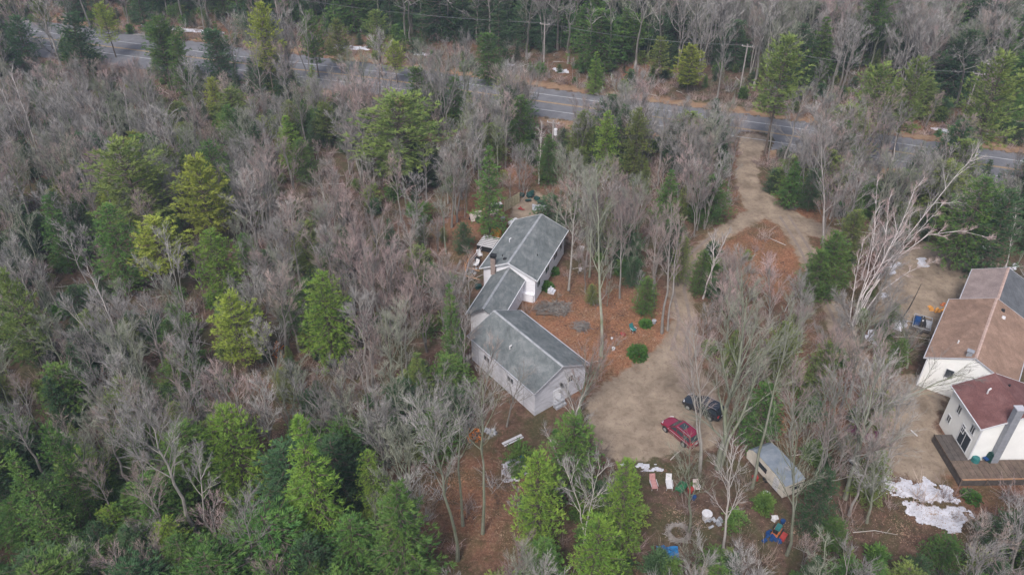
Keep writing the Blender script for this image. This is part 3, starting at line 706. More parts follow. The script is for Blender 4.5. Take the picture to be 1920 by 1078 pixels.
mb = MB(); mb.box((-.02, 1.2, 1.35), (.04, .75, 1.6)); mb.build('door', M['white'], tt)
mb = MB(); mb.box((-.02, 3.4, 1.5), (.04, 1.3, .6)); mb.build('window', M['glass'], tt)
mb = MB(); mb.box((1.6, 1.6, 2.50), (.5, .5, .12), .1); mb.build('roof_vent', M['grey'], tt)
for sx in (.1, W_ - .1): mb = MB(); mb.tube([(sx - .1, 2.7, .34), (sx + .1, 2.7, .34)], .34, 14); mb.build('wheel', M['tyre'], tt)
mb = MB(); mb.tube([(.5, 5.8, .45), (W_ / 2, 7.0, .42), (W_ - .5, 5.8, .45)], .05, 6); mb.tube([(W_ / 2, 7.0, 0), (W_ / 2, 7.0, .5)], .05, 6); mb.build('drawbar', M['black'], tt)

# ------------------------------------------------------------------ trees: generators
def mesh_of(name, V, F, m):
    me = bpy.data.meshes.new(name); me.from_pydata([tuple(v) for v in V], [], F); me.materials.append(m); me.update(); return me
def rdir(rnd, d, ang, az=None):
    """unit vector at angle ang from d"""
    d = d.normalized(); a = d.orthogonal().normalized(); b = d.cross(a)
    t = rnd.uniform(0, 2 * math.pi) if az is None else az
    return (d * math.cos(ang) + (a * math.cos(t) + b * math.sin(t)) * math.sin(ang)).normalized()
def bare_tree(seed, h, spread=.3, fork=.4, nl=13, nb=6, ntw=7, ntt=3, r0=.16, top=None, up=.25, stems=1, tw=1.0, wob=.03, path=None):
    """meshes (wood, twigs) of a leafless tree; spread = limb length / h; top = lean of the tip"""
    rnd = random.Random(seed); wood = MB(); V = []; F = []
    top = Vector(top) if top is not None else Vector((rnd.uniform(-.06, .06) * h, rnd.uniform(-.06, .06) * h, 0))
    def tri(p, q, wd):
        d = q - p; s_ = d.cross(Vector((rnd.uniform(-1, 1), rnd.uniform(-1, 1), rnd.uniform(-1, 1))))
        if s_.length < 1e-6: return
        s_.normalize(); s_ *= wd / 2; n = len(V); V.extend([p - s_, p + s_, q]); F.append((n, n + 1, n + 2))
    def quad(p, q, wa, wb):
        d = q - p; s_ = d.cross(Vector((rnd.uniform(-1, 1), rnd.uniform(-1, 1), rnd.uniform(-1, 1)))).normalized()
        n = len(V); V.extend([p - s_ * wa / 2, p + s_ * wa / 2, q + s_ * wb / 2, q - s_ * wb / 2]); F.append((n, n + 1, n + 2, n + 3))
    def twig(p, d, ln):
        m1 = p + d * ln * .5; d2 = (rdir(rnd, d, rnd.uniform(0, .16)) + Vector((0, 0, up * .5))).normalized(); e = m1 + d2 * ln * .5
        quad(p, m1, .026 * tw, .018 * tw); tri(m1, e, .018 * tw)
        for _ in range(ntt):
            t = rnd.uniform(.15, .9); b = p.lerp(m1, t * 2) if t < .5 else m1.lerp(e, t * 2 - 1)
            dd = (rdir(rnd, d2, rnd.uniform(.3, .6)) + Vector((0, 0, up * .5))).normalized()
            tri(b, b + dd * ln * rnd.uniform(.35, .7), .015 * tw)
    def limb(p, d, ln, r, lvl):
        k = 4 if lvl == 0 else 3; pts = [p]; dd = d.copy(); dirs = [d]
        for i in range(k):
            dd = (rdir(rnd, dd, rnd.uniform(.02, .14)) + Vector((0, 0, up * (.32 if lvl == 0 else .22)))).normalized(); pts.append(pts[-1] + dd * ln / k); dirs.append(dd)
        rad = [r * (1 - .8 * i / k) for i in range(k + 1)]
        wood.tube(pts, rad, 4 if lvl == 0 else 3, cap=False)
        def at(t): x = t * k; i = min(int(x), k - 1); return pts[i].lerp(pts[i + 1], x - i), dirs[min(i + 1, k)]
        if lvl == 0:
            for j in range(nb):
                t = .25 + .72 * (j + rnd.random()) / nb; q, qd = at(t)
                limb(q, rdir(rnd, qd, rnd.uniform(.35, .65)), ln * rnd.uniform(.35, .6) * (1.15 - .5 * t), max(.018, r * .42 * (1 - .5 * t)), 1)
            for j in range(3): q, qd = at(rnd.uniform(.5, 1)); twig(q, rdir(rnd, qd, rnd.uniform(.2, .6)), ln * .28)
        else:
            for j in range(ntw):
                t = rnd.uniform(.15, 1.0); q, qd = at(t); twig(q, rdir(rnd, qd, rnd.uniform(.2, .5)), max(.55, ln * rnd.uniform(.4, .7)))
    for s_ in range(stems):
        tp = top if stems == 1 else top + Vector((math.cos(s_ * 2.4 + seed), math.sin(s_ * 2.4 + seed), 0)) * h * .13
        hh = h * (1 if s_ == 0 else rnd.uniform(.75, .97)); n = 8
        if path: pts = [Vector(p) for p in path]; n = len(pts) - 1
        else: pts = [Vector((tp.x * (i / n) ** 1.5 + rnd.uniform(-1, 1) * h * wob * .35 * (i > 0), tp.y * (i / n) ** 1.5 + rnd.uniform(-1, 1) * h * wob * .35 * (i > 0), hh * i / n)) for i in range(n + 1)]
        r_ = r0 / math.sqrt(stems)
        rad = [r_ * (1.25 if i == 0 else 1) * (1 - .85 * (i / n) ** 1.1) for i in range(n + 1)]
        wood.tube(pts, rad, 6, cap=False)
        m_ = max(4, nl // stems)
        for j in range(m_):
            t = fork + (.99 - fork) * (j + rnd.random() * .9) / m_; x = t * n; i = min(int(x), n - 1); p = pts[i].lerp(pts[i + 1], x - i)
            td = (pts[i + 1] - pts[i]).normalized()
            f = 1 - abs((t - fork) / (1 - fork) - .35) * .75
            d = rdir(rnd, td, rnd.uniform(.45, .85) * (1.12 - .5 * t), j * 2.4 + rnd.uniform(-.4, .4))
            limb(p, d, h * spread * f * rnd.uniform(.75, 1.15), max(.04, rad[i] * .55), 0)
    return wood, (V, F)

def needle_tree(seed, h, base=.25, wid=.24, levels=16, per=5, tufts=9, tri_n=7, tl=.42, twd=.10, tilt=.15, shape='cone', droop=.0, r0=.17):
    rnd = random.Random(seed); wood = MB(); V = []; F = []
    tip = Vector((rnd.uniform(-.03, .03) * h, rnd.uniform(-.03, .03) * h, h))
    pts = [Vector((tip.x * (i / 6) ** 1.4, tip.y * (i / 6) ** 1.4, h * i / 6)) for i in range(7)]
    wood.tube(pts, [r0 * (1 - .93 * i / 6) for i in range(7)], 6, cap=False)
    def tuft(p, d, s_):
        for _ in range(tri_n):
            dd = (d + Vector((rnd.gauss(0, .55), rnd.gauss(0, .55), rnd.gauss(.12, .4)))).normalized()
            L = s_ * rnd.uniform(.6, 1.15); sd_ = dd.cross(Vector((rnd.gauss(0, .6), rnd.gauss(0, .6), 1))).normalized() * twd * rnd.uniform(.7, 1.2) * s_ / tl
            b = p + dd * .04 + Vector((rnd.uniform(-.08, .08), rnd.uniform(-.08, .08), rnd.uniform(-.06, .06)))
            n = len(V); V.extend([b - sd_ * .35, b + sd_ * .35, b + dd * L * .55 + sd_ * .6, b + dd * L]); F.append((n, n + 1, n + 2, n + 3))
    for l in range(levels):
        t = base + (1 - base) * (l + rnd.random() * .7) / levels
        z = h * t; i = min(int(t * 6), 5); c = pts[i].lerp(pts[i + 1], t * 6 - i)
        u_ = (t - base) / (1 - base)
        if shape == 'cone': rr = wid * h * (1 - u_) ** .85 * (.55 + .45 * min(1, u_ * 6)) + .25
        elif shape == 'pine': rr = wid * h * (math.sin(math.pi * min(1, (.18 + .82 * u_))) ** .7) * (1 - .25 * u_) + .25
        else: rr = wid * h * (1 - u_ ** 2.2) ** .6 * (.7 + .3 * min(1, u_ * 4)) + .2
        for k in range(per):
            az = l * 1.9 + k * 2 * math.pi / per + rnd.uniform(-.45, .45); L = rr * rnd.uniform(.62, 1.22)
            el = tilt + (.55 * u_ if shape != 'cone' else .35 * u_) + rnd.uniform(-.15, .15) - droop
            d = Vector((math.cos(az) * math.cos(el), math.sin(az) * math.cos(el), math.sin(el)))
            e = c + d * L; mid = c.lerp(e, .5) + Vector((0, 0, -.04 * L))
            e = e + Vector((0, 0, (.10 if shape == 'pine' else -.10) * L))
            wood.tube([c, mid, e], [.028 + .012 * L, .02 + .004 * L, .008], 3, cap=False)
            nt_ = max(3, int(tufts * L / (wid * h) + 1))
            for q in range(nt_):
                s_ = .22 + .8 * ((q + rnd.random()) / nt_) if shape == 'pine' else .1 + .92 * ((q + rnd.random()) / nt_)
                p = (c.lerp(mid, s_ * 2) if s_ < .5 else mid.lerp(e, s_ * 2 - 1))
                lat = Vector((-d.y, d.x, 0)) * rnd.uniform(-1, 1) * L * .34 * (1.15 - s_ * .7)
                p = p + lat + Vector((0, 0, rnd.uniform(-.06, .10)))
                tuft(p, (d + lat.normalized() * .5 if lat.length > .01 else d) + Vector((0, 0, .1)), tl * rnd.uniform(.75, 1.2))
    return wood, (V, F)

BARE = []   # (wood mesh, twig mesh, height)
specs = [(11, .30, .38, 12, 1, .3), (13, .27, .42, 12, 1, .45), (12, .32, .30, 14, 2, .5), (14, .25, .50, 12, 1, .35), (10, .35, .30, 15, 3, .6), (13, .30, .38, 11, 1, .25), (9, .34, .3, 14, 3, .55), (15, .24, .55, 11, 1, .35), (12, .34, .34, 9, 1, .35), (13, .22, .5, 10, 2, .5)]
for i, (h, spd, fk, nl, stm, up_) in enumerate(specs):
    wd, (V, F) = bare_tree(100 + i, h, spd, fk, nl=nl, stems=stm, up=up_, nb=7, ntw=7, ntt=3, r0=.13 if h < 12 else .16, tw=.84)
    BARE.append((mesh_of('trunk', wd.v, wd.f, M['bark']), mesh_of('crown', V, F, M['twig_grey']), h))
PINE = []; HEM = []
for i, (h, bs, wd_, sh) in enumerate([(15, .30, .24, 'pine'), (17, .38, .20, 'pine'), (13, .22, .25, 'pine'), (16, .34, .22, 'pine')]):
    wd, (V, F) = needle_tree(200 + i, h, bs, wd_, 17, 6, 15, 8, .42, .085, .12, sh)
    PINE.append((mesh_of('trunk', wd.v, wd.f, M['bark_dark']), mesh_of('crown', V, F, M['pine_olive']), h))
for i, (h, bs, wd_, sh) in enumerate([(14, .08, .20, 'cone'), (12, .06, .26, 'dome'), (15, .14, .22, 'dome'), (10, .04, .34, 'dome'), (13, .08, .25, 'cone'), (11, .05, .30, 'dome')]):
    wd, (V, F) = needle_tree(300 + i, h, bs, wd_, 22, 7, 13, 7, .36, .085, .05, sh, droop=.12)
    HEM.append((mesh_of('trunk', wd.v, wd.f, M['bark_dark']), mesh_of('crown', V, F, M['pine_green']), h))

def plant_tree(name, proto, loc, rz, sc, label, cat='tree', group=None, m_trunk=None, m_crown=None, sx=None, tilt=(0, 0)):
    r_ = bpy.data.objects.new(name, None); S.collection.objects.link(r_); r_.location = (loc[0], loc[1], -.05)
    r_.rotation_euler = (tilt[0], tilt[1], rz); s2 = sx if sx else sc; r_.scale = (s2, s2, sc); r_.empty_display_size = .3
    set_props(r_, label, cat, group)
    for nm, me, m_ in (('trunk', proto[0], m_trunk), ('crown', proto[1], m_crown)):
        o = bpy.data.objects.new(nm, me); S.collection.objects.link(o); o.parent = r_
        if m_ is not None and me.materials[0] != m_:
            o.material_slots[0].link = 'OBJECT'; o.material_slots[0].material = m_
    return r_
TRUNKS = []   # occupied spots
PXC = []      # crowns already in the picture (hand placed), in pixels

# hand-placed conifers: apex pixel, apparent crown width and height of the tree in metres
def conifer(px_, py_, h, wpx, kind, m_, label, idx=None, name=None):
    lst = PINE if kind == 'pine' else HEM
    i = idx if idx is not None else (px_ * 7 + py_) % len(lst); pr = lst[i]
    g = G(px_, py_, h); d = g.y * cp + (CAM_H - h * .5) * sp
    want = wpx * d / FPX / 2; V = np.array([v.co[:] for v in pr[1].vertices]); have = np.percentile(np.hypot(V[:, 0], V[:, 1]), 95)
    rz = random.Random(px_).uniform(0, 6.28)
    plant_tree(name or ('white_pine' if kind == 'pine' else 'hemlock_tree'), pr, g, rz, h / pr[2], label, 'tree', None, None, M[m_], sx=want / have)
    TRUNKS.append((g.x, g.y, 1.6)); PXC.append((px_, py_ + h * 6, wpx * .5, g.y))
C_ = conifer
C_(228, 268, 17, 145, 'pine', 'pine_olive', 'broad olive-green pine, the widest at left of the picture')
C_(362, 296, 15, 104, 'pine', 'pine_yellow', 'yellow-green layered pine right beside the broad olive pine')
C_(282, 415, 12, 105, 'pine', 'pine_yellow', 'thin mustard-yellow pine below the broad olive pine')
C_(393, 432, 12, 88, 'hem', 'pine_lime', 'bright lime pointed conifer below the layered yellow-green pine', 1)
C_(430, 555, 11.5, 100, 'pine', 'pine_yellow', 'golden yellow-green pine among bare trees left of the garage', 2)
C_(597, 516, 14, 104, 'hem', 'pine_lime', 'solitary bright green conifer with long grey trunk left of the garage', 2)
C_(735, 178, 17, 165, 'pine', 'pine_olive', 'very broad white pine above the bare trees behind the ranch house', 0)
C_(536, 218, 10, 56, 'hem', 'pine_lime', 'narrow bright green conifer left of the very broad white pine', 0)
C_(562, 262, 8, 52, 'hem', 'pine_green', 'small green conifer touching the narrow bright one')
C_(608, 192, 9, 50, 'pine', 'pine_olive', 'small olive pine between the narrow bright conifer and the broad white pine')
C_(780, 125, 12, 54, 'hem', 'pine_green', 'dark green spire-shaped conifer just below the road')
C_(850, 145, 10, 50, 'hem', 'pine_green', 'dark conifer right of the spire-shaped one')
C_(915, 276, 15, 66, 'hem', 'pine_green', 'dark green conifer standing behind the junk pile and fence', 0)
C_(1075, 778, 11, 110, 'hem', 'pine_green', 'full green hemlock below the garage gable', 3)
C_(1181, 866, 14, 88, 'hem', 'pine_lime', 'bright green hemlock left of the row of lawn chairs', 2)
C_(1012, 850, 14, 98, 'hem', 'pine_lime', 'green hemlock with yellow top beside the rounded snow patch', 1)
C_(1128, 972, 13, 110, 'hem', 'pine_lime', 'yellow-green hemlock at the bottom edge below the hemlock pair', 5)
C_(562, 782, 18, 112, 'hem', 'pine_lime', 'tall pointed yellow-topped hemlock in the lower left wood', 0)
C_(735, 905, 15, 150, 'hem', 'pine_green', 'wide bushy green hemlock near the bottom left of the leaf clearing', 4)
C_(690, 848, 10, 60, 'hem', 'pine_lime', 'slim light green hemlock behind the wide bushy one')
C_(482, 8, 20, 68, 'pine', 'pine_yellow', 'tall yellow-green pine rising in front of the far snow strips', 1)
C_(287, 28, 14, 50, 'hem', 'pine_dark', 'dark blue-green spruce before the road at upper left', 0)
C_(325, 68, 13, 50, 'hem', 'pine_green', 'dark green conifer leaning on the blue-green spruce')
C_(188, 8, 12, 48, 'pine', 'pine_yellow', 'small yellow pine on the far verge at upper left')
C_(402, 40, 11, 32, 'hem', 'pine_green', 'narrow green conifer between far pines by the road')
C_(65, -6, 12, 40, 'pine', 'pine_olive', 'olive pine at the far left of the far verge')
C_(1478, 72, 21, 100, 'pine', 'pine_olive', 'tall white pine with long dark trunk between driveway and road', 1)
C_(1662, 126, 17, 96, 'pine', 'pine_olive', 'white pine with rounded crown right of the long-trunked pine', 0)
C_(1727, 112, 19, 72, 'pine', 'pine_olive', 'white pine with exposed dark trunk, second from the right edge', 3)
C_(1655, -40, 20, 62, 'pine', 'pine_green', 'slender tall pine in the far wood at upper right', 1)
C_(1895, 105, 21, 110, 'pine', 'pine_olive', 'large pine cut by the right edge of the picture', 0)
C_(1141, 210, 12, 48, 'hem', 'pine_lime', 'narrow yellow-green conifer right of the white transformer pole')
C_(1200, 205, 13, 56, 'hem', 'pine_olive', 'olive conifer beside the narrow yellow-green one')
C_(842, 533, 14, 52, 'hem', 'pine_green', 'slender green conifer touching the back corner of the garage roof', 0)
C_(395, 146, 9, 40, 'pine', 'pine_yellow', 'small yellow pine above bare trees at upper left')
C_(738, 78, 9, 44, 'pine', 'pine_yellow', 'bright yellow bushy pine on the verge above the road')
C_(705, 22, 14, 52, 'pine', 'pine_olive', 'olive pine behind the short far snow strips')
C_(580, 22, 14, 50, 'pine', 'pine_green', 'pale green pine behind the road snow strip')
C_(628, 38, 12, 44, 'pine', 'pine_olive', 'small layered pine on the far verge left of the yellow bush')
C_(915, 62, 11, 56, 'hem', 'pine_green', 'rounded green conifer right of the far track')
C_(1300, 86, 10, 60, 'pine', 'pine_yellow', 'low olive-yellow pine at the foot of the far white trunks')
C_(1120, 98, 9, 36, 'hem', 'pine_lime', 'small light green conifer on the verge above the road lines')
C_(1242, 70, 10, 44, 'pine', 'pine_olive', 'olive pine at the foot of the forked pale tree')
C_(88, 796, 14, 72, 'hem', 'pine_green', 'green hemlock with yellowish tip near the lower left edge', 1)
C_(22, 848, 15, 90, 'hem', 'pine_green', 'green hemlock cut by the lower left edge', 4)
C_(0, 512, 15, 80, 'pine', 'pine_olive', 'olive pine cut by the left edge of the picture', 2)
C_(190, 388, 14, 100, 'hem', 'pine_green', 'dense dark green conifer below the broad olive pine', 2)
C_(82, 368, 12, 66, 'hem', 'pine_green', 'dark green conifer left of the dense dark one')
C_(385, 265, 13, 80, 'hem', 'pine_green', 'dark green conifer behind the yellow-green layered pine')
C_(1850, 330, 15, 110, 'hem', 'pine_green', 'dark hemlock right of the bent white birch', 2)
C_(1905, 360, 14, 90, 'hem', 'pine_dark', 'dark hemlock at the right edge above the dark roof')
C_(1575, 440, 10, 80, 'hem', 'pine_green', 'green hemlock under the leaning birches', 3)
C_(1610, 395, 9, 64, 'hem', 'pine_olive', 'olive hemlock left of the birch tops')
C_(1545, 470, 8, 70, 'hem', 'pine_green', 'low dark hemlock beside the fork of the driveway', 3)
C_(1322, 470, 7, 46, 'hem', 'pine_green', 'dark hemlock between the two driveways', 3)
C_(1258, 320, 10, 56, 'hem', 'pine_green', 'green hemlock behind the bare trees right of the ranch house')
C_(1285, 445, 8, 40, 'hem', 'pine_olive', 'small olive hemlock beside the left driveway')
C_(1495, 305, 8, 50, 'hem', 'pine_green', 'green hemlock behind the oak trunk by the driveway')
C_(1215, 520, 6, 46, 'hem', 'pine_green', 'small young hemlock in the leafy yard')
C_(1440, 720, 9, 80, 'hem', 'pine_green', 'dark hemlock behind the mossy oak limbs', 3)
C_(1480, 610, 9, 76, 'hem', 'pine_olive', 'olive-green hemlock among pink bare crowns', 3)
C_(1555, 640, 9, 60, 'hem', 'pine_olive', 'low olive hemlock right of the pink bare crowns', 3)
C_(1555, 880, 9, 70, 'hem', 'pine_dark', 'dark hemlock right of the travel trailer', 3)
C_(420, 770, 12, 120, 'hem', 'pine_lime', 'wide light green hemlock above the tall grey leaning trunks', 3)
C_(1030, 255, 9, 50, 'hem', 'pine_green', 'dark hemlock left of the transformer pole')
C_(868, 418, 5, 42, 'hem', 'pine_dark', 'low dark green spruce left of the pale slab', 3)

# hand-placed leafless trees, each with its own shape
def hero(base_px, h, spread, fork, label, top_px=None, m='bark', tm='twig_grey', name='bare_tree', seed=1, path=None, **k):
    b = G(*base_px); tp = None
    if top_px is not None: t_ = G(top_px[0], top_px[1], h); tp = (t_.x - b.x, t_.y - b.y, 0)
    wd, (V, F) = bare_tree(seed, h, spread, fork, top=tp, path=path, **k)
    pr = (mesh_of('trunk', wd.v, wd.f, M[m]), mesh_of('crown', V, F, M[tm]), h)
    plant_tree(name, pr, b, 0, 1, label, 'tree'); TRUNKS.append((b.x, b.y, 1.5)); return b
def P3(base_px, L):
    b = G(*base_px); return [tuple(G(x, y, h) - Vector((b.x, b.y, 0))) for x, y, h in L]
hero((1346, 878), 17, .40, .16, 'large mossy oak with thick low fork beside the black car', (1400, 560), 'bark_moss', 'twig_moss', seed=3, nl=16, nb=7, r0=.30, ntw=8, up=.2, wob=.05)
hero((1352, 872), 12, .42, .25, 'second mossy stem of the oak by the lot, spreading toward the trailer', (1450, 640), 'bark_moss', 'twig_moss', seed=4, nl=9, nb=6, r0=.20, wob=.06)
hero((1312, 885), 13, .36, .42, 'straight twin trunk with fine pinkish crown in front of the black car', (1285, 600), 'bark', 'twig_pink', seed=5, nl=24, r0=.20, stems=2, up=.15, ntw=8, tw=.9)
hero((1410, 915), 15, .27, .5, 'slim mossy trunk crossing the travel trailer roof', (1488, 575), 'bark_moss', 'twig_moss', seed=6, nl=11, r0=.17, up=.3)
hero((1127, 668), 16, .36, .38, 'tall spreading bare tree in the middle of the leafy yard', (1118, 310), 'bark_moss', 'twig_moss', seed=7, nl=15, r0=.22, ntw=8, up=.15)
hero((1241, 625), 15, .24, .42, 'straight bare tree between the yard and the left driveway', (1262, 385), 'bark', 'twig_pink', seed=8, nl=12, r0=.18)
hero((1252, 620), 13, .22, .45, 'thinner trunk right behind the straight bare tree by the driveway', (1275, 400), 'bark', 'twig_pink', seed=9, nl=10, r0=.14)
for i_, (b_, t_, h_, lb) in enumerate([((1105, 520), (1110, 330), 12, 'bare tree with greenish twigs nearest the far right ranch corner'), ((1162, 560), (1165, 380), 12, 'slender bare tree between the tall yard tree and the young hemlock'),
        ((1192, 505), (1200, 345), 11, 'bare tree at the upper edge of the leafy yard'), ((1150, 478), (1150, 310), 12, 'bare tree behind the leafy yard, left of the upper edge one'), ((1040, 470), (1060, 300), 12, 'bare tree rising behind the far eave of the ranch house'),
        ((1222, 560), (1232, 400), 11, 'thin pinkish tree left of the straight driveway tree')]):
    hero(b_, h_, .34, .38, lb, t_, 'bark_moss' if i_ % 2 == 0 else 'bark', 'twig_moss' if i_ % 2 == 0 else 'twig_pink', seed=130 + i_, nl=13, nb=7, ntw=7, r0=.13, up=.25, tw=.85)
for i_, (b_, t_, h_, lb) in enumerate([((1560, 800), (1560, 640), 9, 'grey bare tree left of the maroon covered heap'), ((1650, 905), (1690, 740), 10, 'spreading grey tree above the largest snow patch'), ((1530, 900), (1560, 740), 11, 'bare tree directly right of the travel trailer'),
        ((1440, 615), (1440, 500), 8, 'pinkish bare tree in the brown leaf island between the driveways'), ((1392, 600), (1385, 480), 8, 'bare tree at the left side of the brown leaf island'), ((1500, 650), (1500, 530), 8, 'fine-twigged tree below the brown leaf island'), ((1360, 660), (1365, 540), 8, 'bushy grey tree just right of the left driveway'), ((1600, 640), (1575, 560), 6, 'low bushy pale tree at the foot of the birch clump'), ((1700, 690), (1690, 600), 6, 'small dark bare tree beside the cream gable wall'), ((1480, 820), (1490, 700), 8, 'small lilac-grey tree behind the travel trailer roof'), ((1625, 980), (1640, 850), 9, 'bare tree left of the snow at the lower right')]):
    hero(b_, h_, .42, .22, lb, t_, 'bark_moss' if i_ % 2 == 0 else 'bark', 'twig_grey' if i_ % 3 else 'twig_pink', seed=150 + i_, nl=17, nb=7, ntw=8, r0=.14, up=.2, tw=.85)
hero((1066, 545), 12, .30, .40, 'bare tree near the right side of the ranch house', (1085, 320), 'bark', 'twig_moss', seed=10, nl=13, r0=.16)
hero((1082, 785), 10, .36, .22, 'many-stemmed pink-twigged tree against the garage gable', (1128, 640), 'bark_moss', 'twig_pink', seed=12, nl=18, r0=.24, stems=3, up=.55, ntw=8)
hero((1540, 500), 15, .28, .42, 'bare oak with dark trunk at the fork of the driveway', (1535, 230), 'bark', 'twig_grey', seed=13, nl=14, r0=.20)
hero((1440, 300), 8, .4, .3, 'small bare tree beside the foot of the long-trunked pine', (1450, 200), 'bark', 'twig_grey', seed=14, nl=9, r0=.10)
hero((905, 1000), 19, .22, .55, 'tall straight pale trunk in the brown leaf clearing, rightmost of three', (905, 722), 'bark_moss', 'twig_grey', seed=15, nl=13, r0=.17)
hero((868, 985), 17, .24, .55, 'straight trunk in the middle of the brown leaf clearing', (858, 760), 'bark_moss', 'twig_grey', seed=16, nl=12, r0=.16)
hero((858, 1050), 18, .26, .5, 'curved trunk on the left edge of the brown leaf clearing', (800, 780), 'bark_moss', 'twig_grey', seed=17, nl=15, r0=.19)
hero((1100, 905), 13, .22, .45, 'crooked pale tree between two hemlocks below the garage', (1060, 725), 'bark_pale', 'twig_grey', seed=18, nl=10, r0=.14)
hero((1095, 1020), 12, .28, .35, 'fine grey bare tree between the hemlocks at the bottom', (1095, 870), 'bark_pale', 'twig_grey', seed=19, nl=14, r0=.12, stems=2)
hero((372, 1020), 17, .26, .5, 'leaning thick grey trunk with lichen in the lower left wood', (272, 770), 'bark', 'twig_grey', seed=20, nl=15, r0=.21, nb=7)
hero((300, 950), 14, .30, .45, 'bare leaning tree behind the thick grey trunk', (225, 770), 'bark', 'twig_grey', seed=21, nl=13, r0=.16)
hero((392, 1000), 11, .28, .4, 'thin pale tree right of the thick grey trunk', (372, 850), 'bark_pale', 'twig_grey', seed=22, nl=10, r0=.11)
hero((1475, 1040), 15, .36, .35, 'wide grey bare tree at the bottom below the trailer', (1490, 790), 'bark_moss', 'twig_moss', seed=23, nl=13, r0=.16)
hero((1355, 1045), 13, .34, .35, 'pale forked tree among the junk left of the trailer', (1368, 850), 'bark_pale', 'twig_grey', seed=24, nl=11, r0=.14, ntw=4)
hero((1290, 1000), 12, .34, .35, 'lichen-covered tree beside the ring of brush', (1290, 850), 'bark_moss', 'twig_moss', seed=25, nl=10, r0=.14, ntw=4)
# big limb spreading over the right-hand dirt yard
hero((1585, 935), 13, .42, .25, 'mossy tree whose long limbs reach right over the dirt yard', (1640, 700), 'bark_moss', 'twig_grey', seed=26, nl=15, r0=.22, ntw=8, up=.1)
hero((1600, 870), 9, .5, .3, 'low spreading tree in front of the cream house wall', None, 'bark_moss', 'twig_grey', seed=27, r0=.2, nl=10, up=.12,
     path=P3((1600, 870), [(1600, 870, 0), (1612, 820, 3), (1650, 775, 5), (1700, 745, 6.5), (1760, 715, 8), (1810, 700, 9)]))
hero((1640, 880), 14, .26, .4, 'dark thin trunk rising before the right-hand dirt yard', (1655, 640), 'bark', 'twig_pink', seed=28, nl=11, r0=.13)
for i_, (b_, t_, h_, lb) in enumerate([((872, 735), (872, 600), 9, 'bare tree overlapping the back left corner of the garage roof'), ((905, 770), (925, 650), 8, 'slim bare tree before the left wall of the garage'), ((950, 800), (985, 700), 8, 'pinkish bare tree before the lower left garage wall'), ((880, 600), (880, 480), 8, 'thin bare tree left of the house link')]):
    hero(b_, h_, .36, .3, lb, t_, 'bark', 'twig_pink' if i_ % 2 else 'twig_grey', seed=170 + i_, nl=12, nb=5, ntw=5, ntt=2, r0=.10, up=.25, tw=.8)
# white birch clump leaning right
BX = lambda L: [(x + 14 * max(0, 1 - h_ / 8), y - 52 * max(0, 1 - h_ / 8), h_) for x, y, h_ in L]
for i_, (L_, lb, sp_) in enumerate([
        ([(1582, 668, 0), (1605, 590, 3.5), (1650, 500, 8), (1690, 420, 12), (1722, 340, 16)], 'longest white birch leaning right over the hemlocks', .20),
        ([(1585, 666, 0), (1600, 600, 3), (1625, 520, 7), (1640, 440, 11), (1645, 340, 15)], 'white birch standing steepest in the leaning clump', .16),
        ([(1580, 664, 0), (1620, 575, 4), (1680, 490, 7), (1740, 440, 9.5), (1800, 432, 10.5), (1868, 448, 9.5)], 'white birch arched over with its tip hanging toward the black cart', .16),
        ([(1590, 660, 0), (1640, 580, 3), (1700, 528, 5), (1760, 495, 6.5)], 'low birch stem reaching right over the dirt yard', .12),
        ([(1578, 660, 0), (1590, 590, 3), (1606, 510, 7), (1622, 440, 11)], 'thin birch stem on the left side of the clump', .14),
        ([(1588, 662, 0), (1612, 580, 3.5), (1668, 470, 9), (1712, 395, 13)], 'thin birch stem directly behind the longest one', .15),
        ([(1592, 660, 0), (1628, 570, 4), (1690, 470, 8.5), (1770, 380, 12.5)], 'birch stem halfway between the longest and the arched one', .16),
        ([(1584, 664, 0), (1600, 600, 3), (1660, 450, 10), (1668, 370, 14)], 'slender birch stem in the upper middle of the clump', .14),
        ([(1590, 650, 0), (1650, 520, 6), (1720, 420, 11), (1800, 320, 15), (1838, 285, 17)], 'birch reaching farthest up toward the road at right', .22)]):
    L_ = BX(L_); b0 = (L_[0][0], L_[0][1])
    hero(b0, L_[-1][2], sp_, .35, lb, None, 'birch', 'twig_pink' if i_ != 8 else 'twig_grey', 'birch_tree', seed=230 + i_, nl=11, nb=6, ntw=5, r0=.085, path=P3(b0, L_), up=.2, tw=1.1)
for i_, (b_, t_, h_, lb) in enumerate([((1615, 525), (1648, 400), 9, 'single upright birch left of the clump'), ((1318, 560), (1365, 435), 10, 'slanting pale birch between the two driveways'),
        ((1330, 555), (1340, 440), 9, 'pale birch close beside the slanting one'), ((170, 545), (118, 440), 12, 'thin white birch leaning left in the left wood'), ((228, 650), (165, 505), 12, 'second thin white birch leaning left lower down'),
        ((52, 283), (-12, 140), 15, 'white birch leaning out at the upper left edge'), ((72, 285), (20, 130), 15, 'forked white birch beside the one at the upper left edge'), ((1668, 320), (1690, 190), 12, 'slim white birch in front of the road at right'),
        ((1010, 345), (1015, 235), 9, 'crooked white birch beside the transformer pole'), ((250, 270), (232, 160), 11, 'pale trunk above the broad olive pine'), ((1775, 330), (1800, 235), 10, 'white forked birch before the road under the pines'),
        ((1880, 520), (1905, 395), 9, 'white birch among hemlocks behind the dark roof'), ((1050, 880), (1020, 800), 5, 'dead white snag beside the white planks')]):
    hero(b_, h_, .18, .45, lb, t_, 'birch', 'twig_grey', 'birch_tree', seed=60 + i_, nl=9, nb=4, ntw=5, r0=.12, tw=.9)
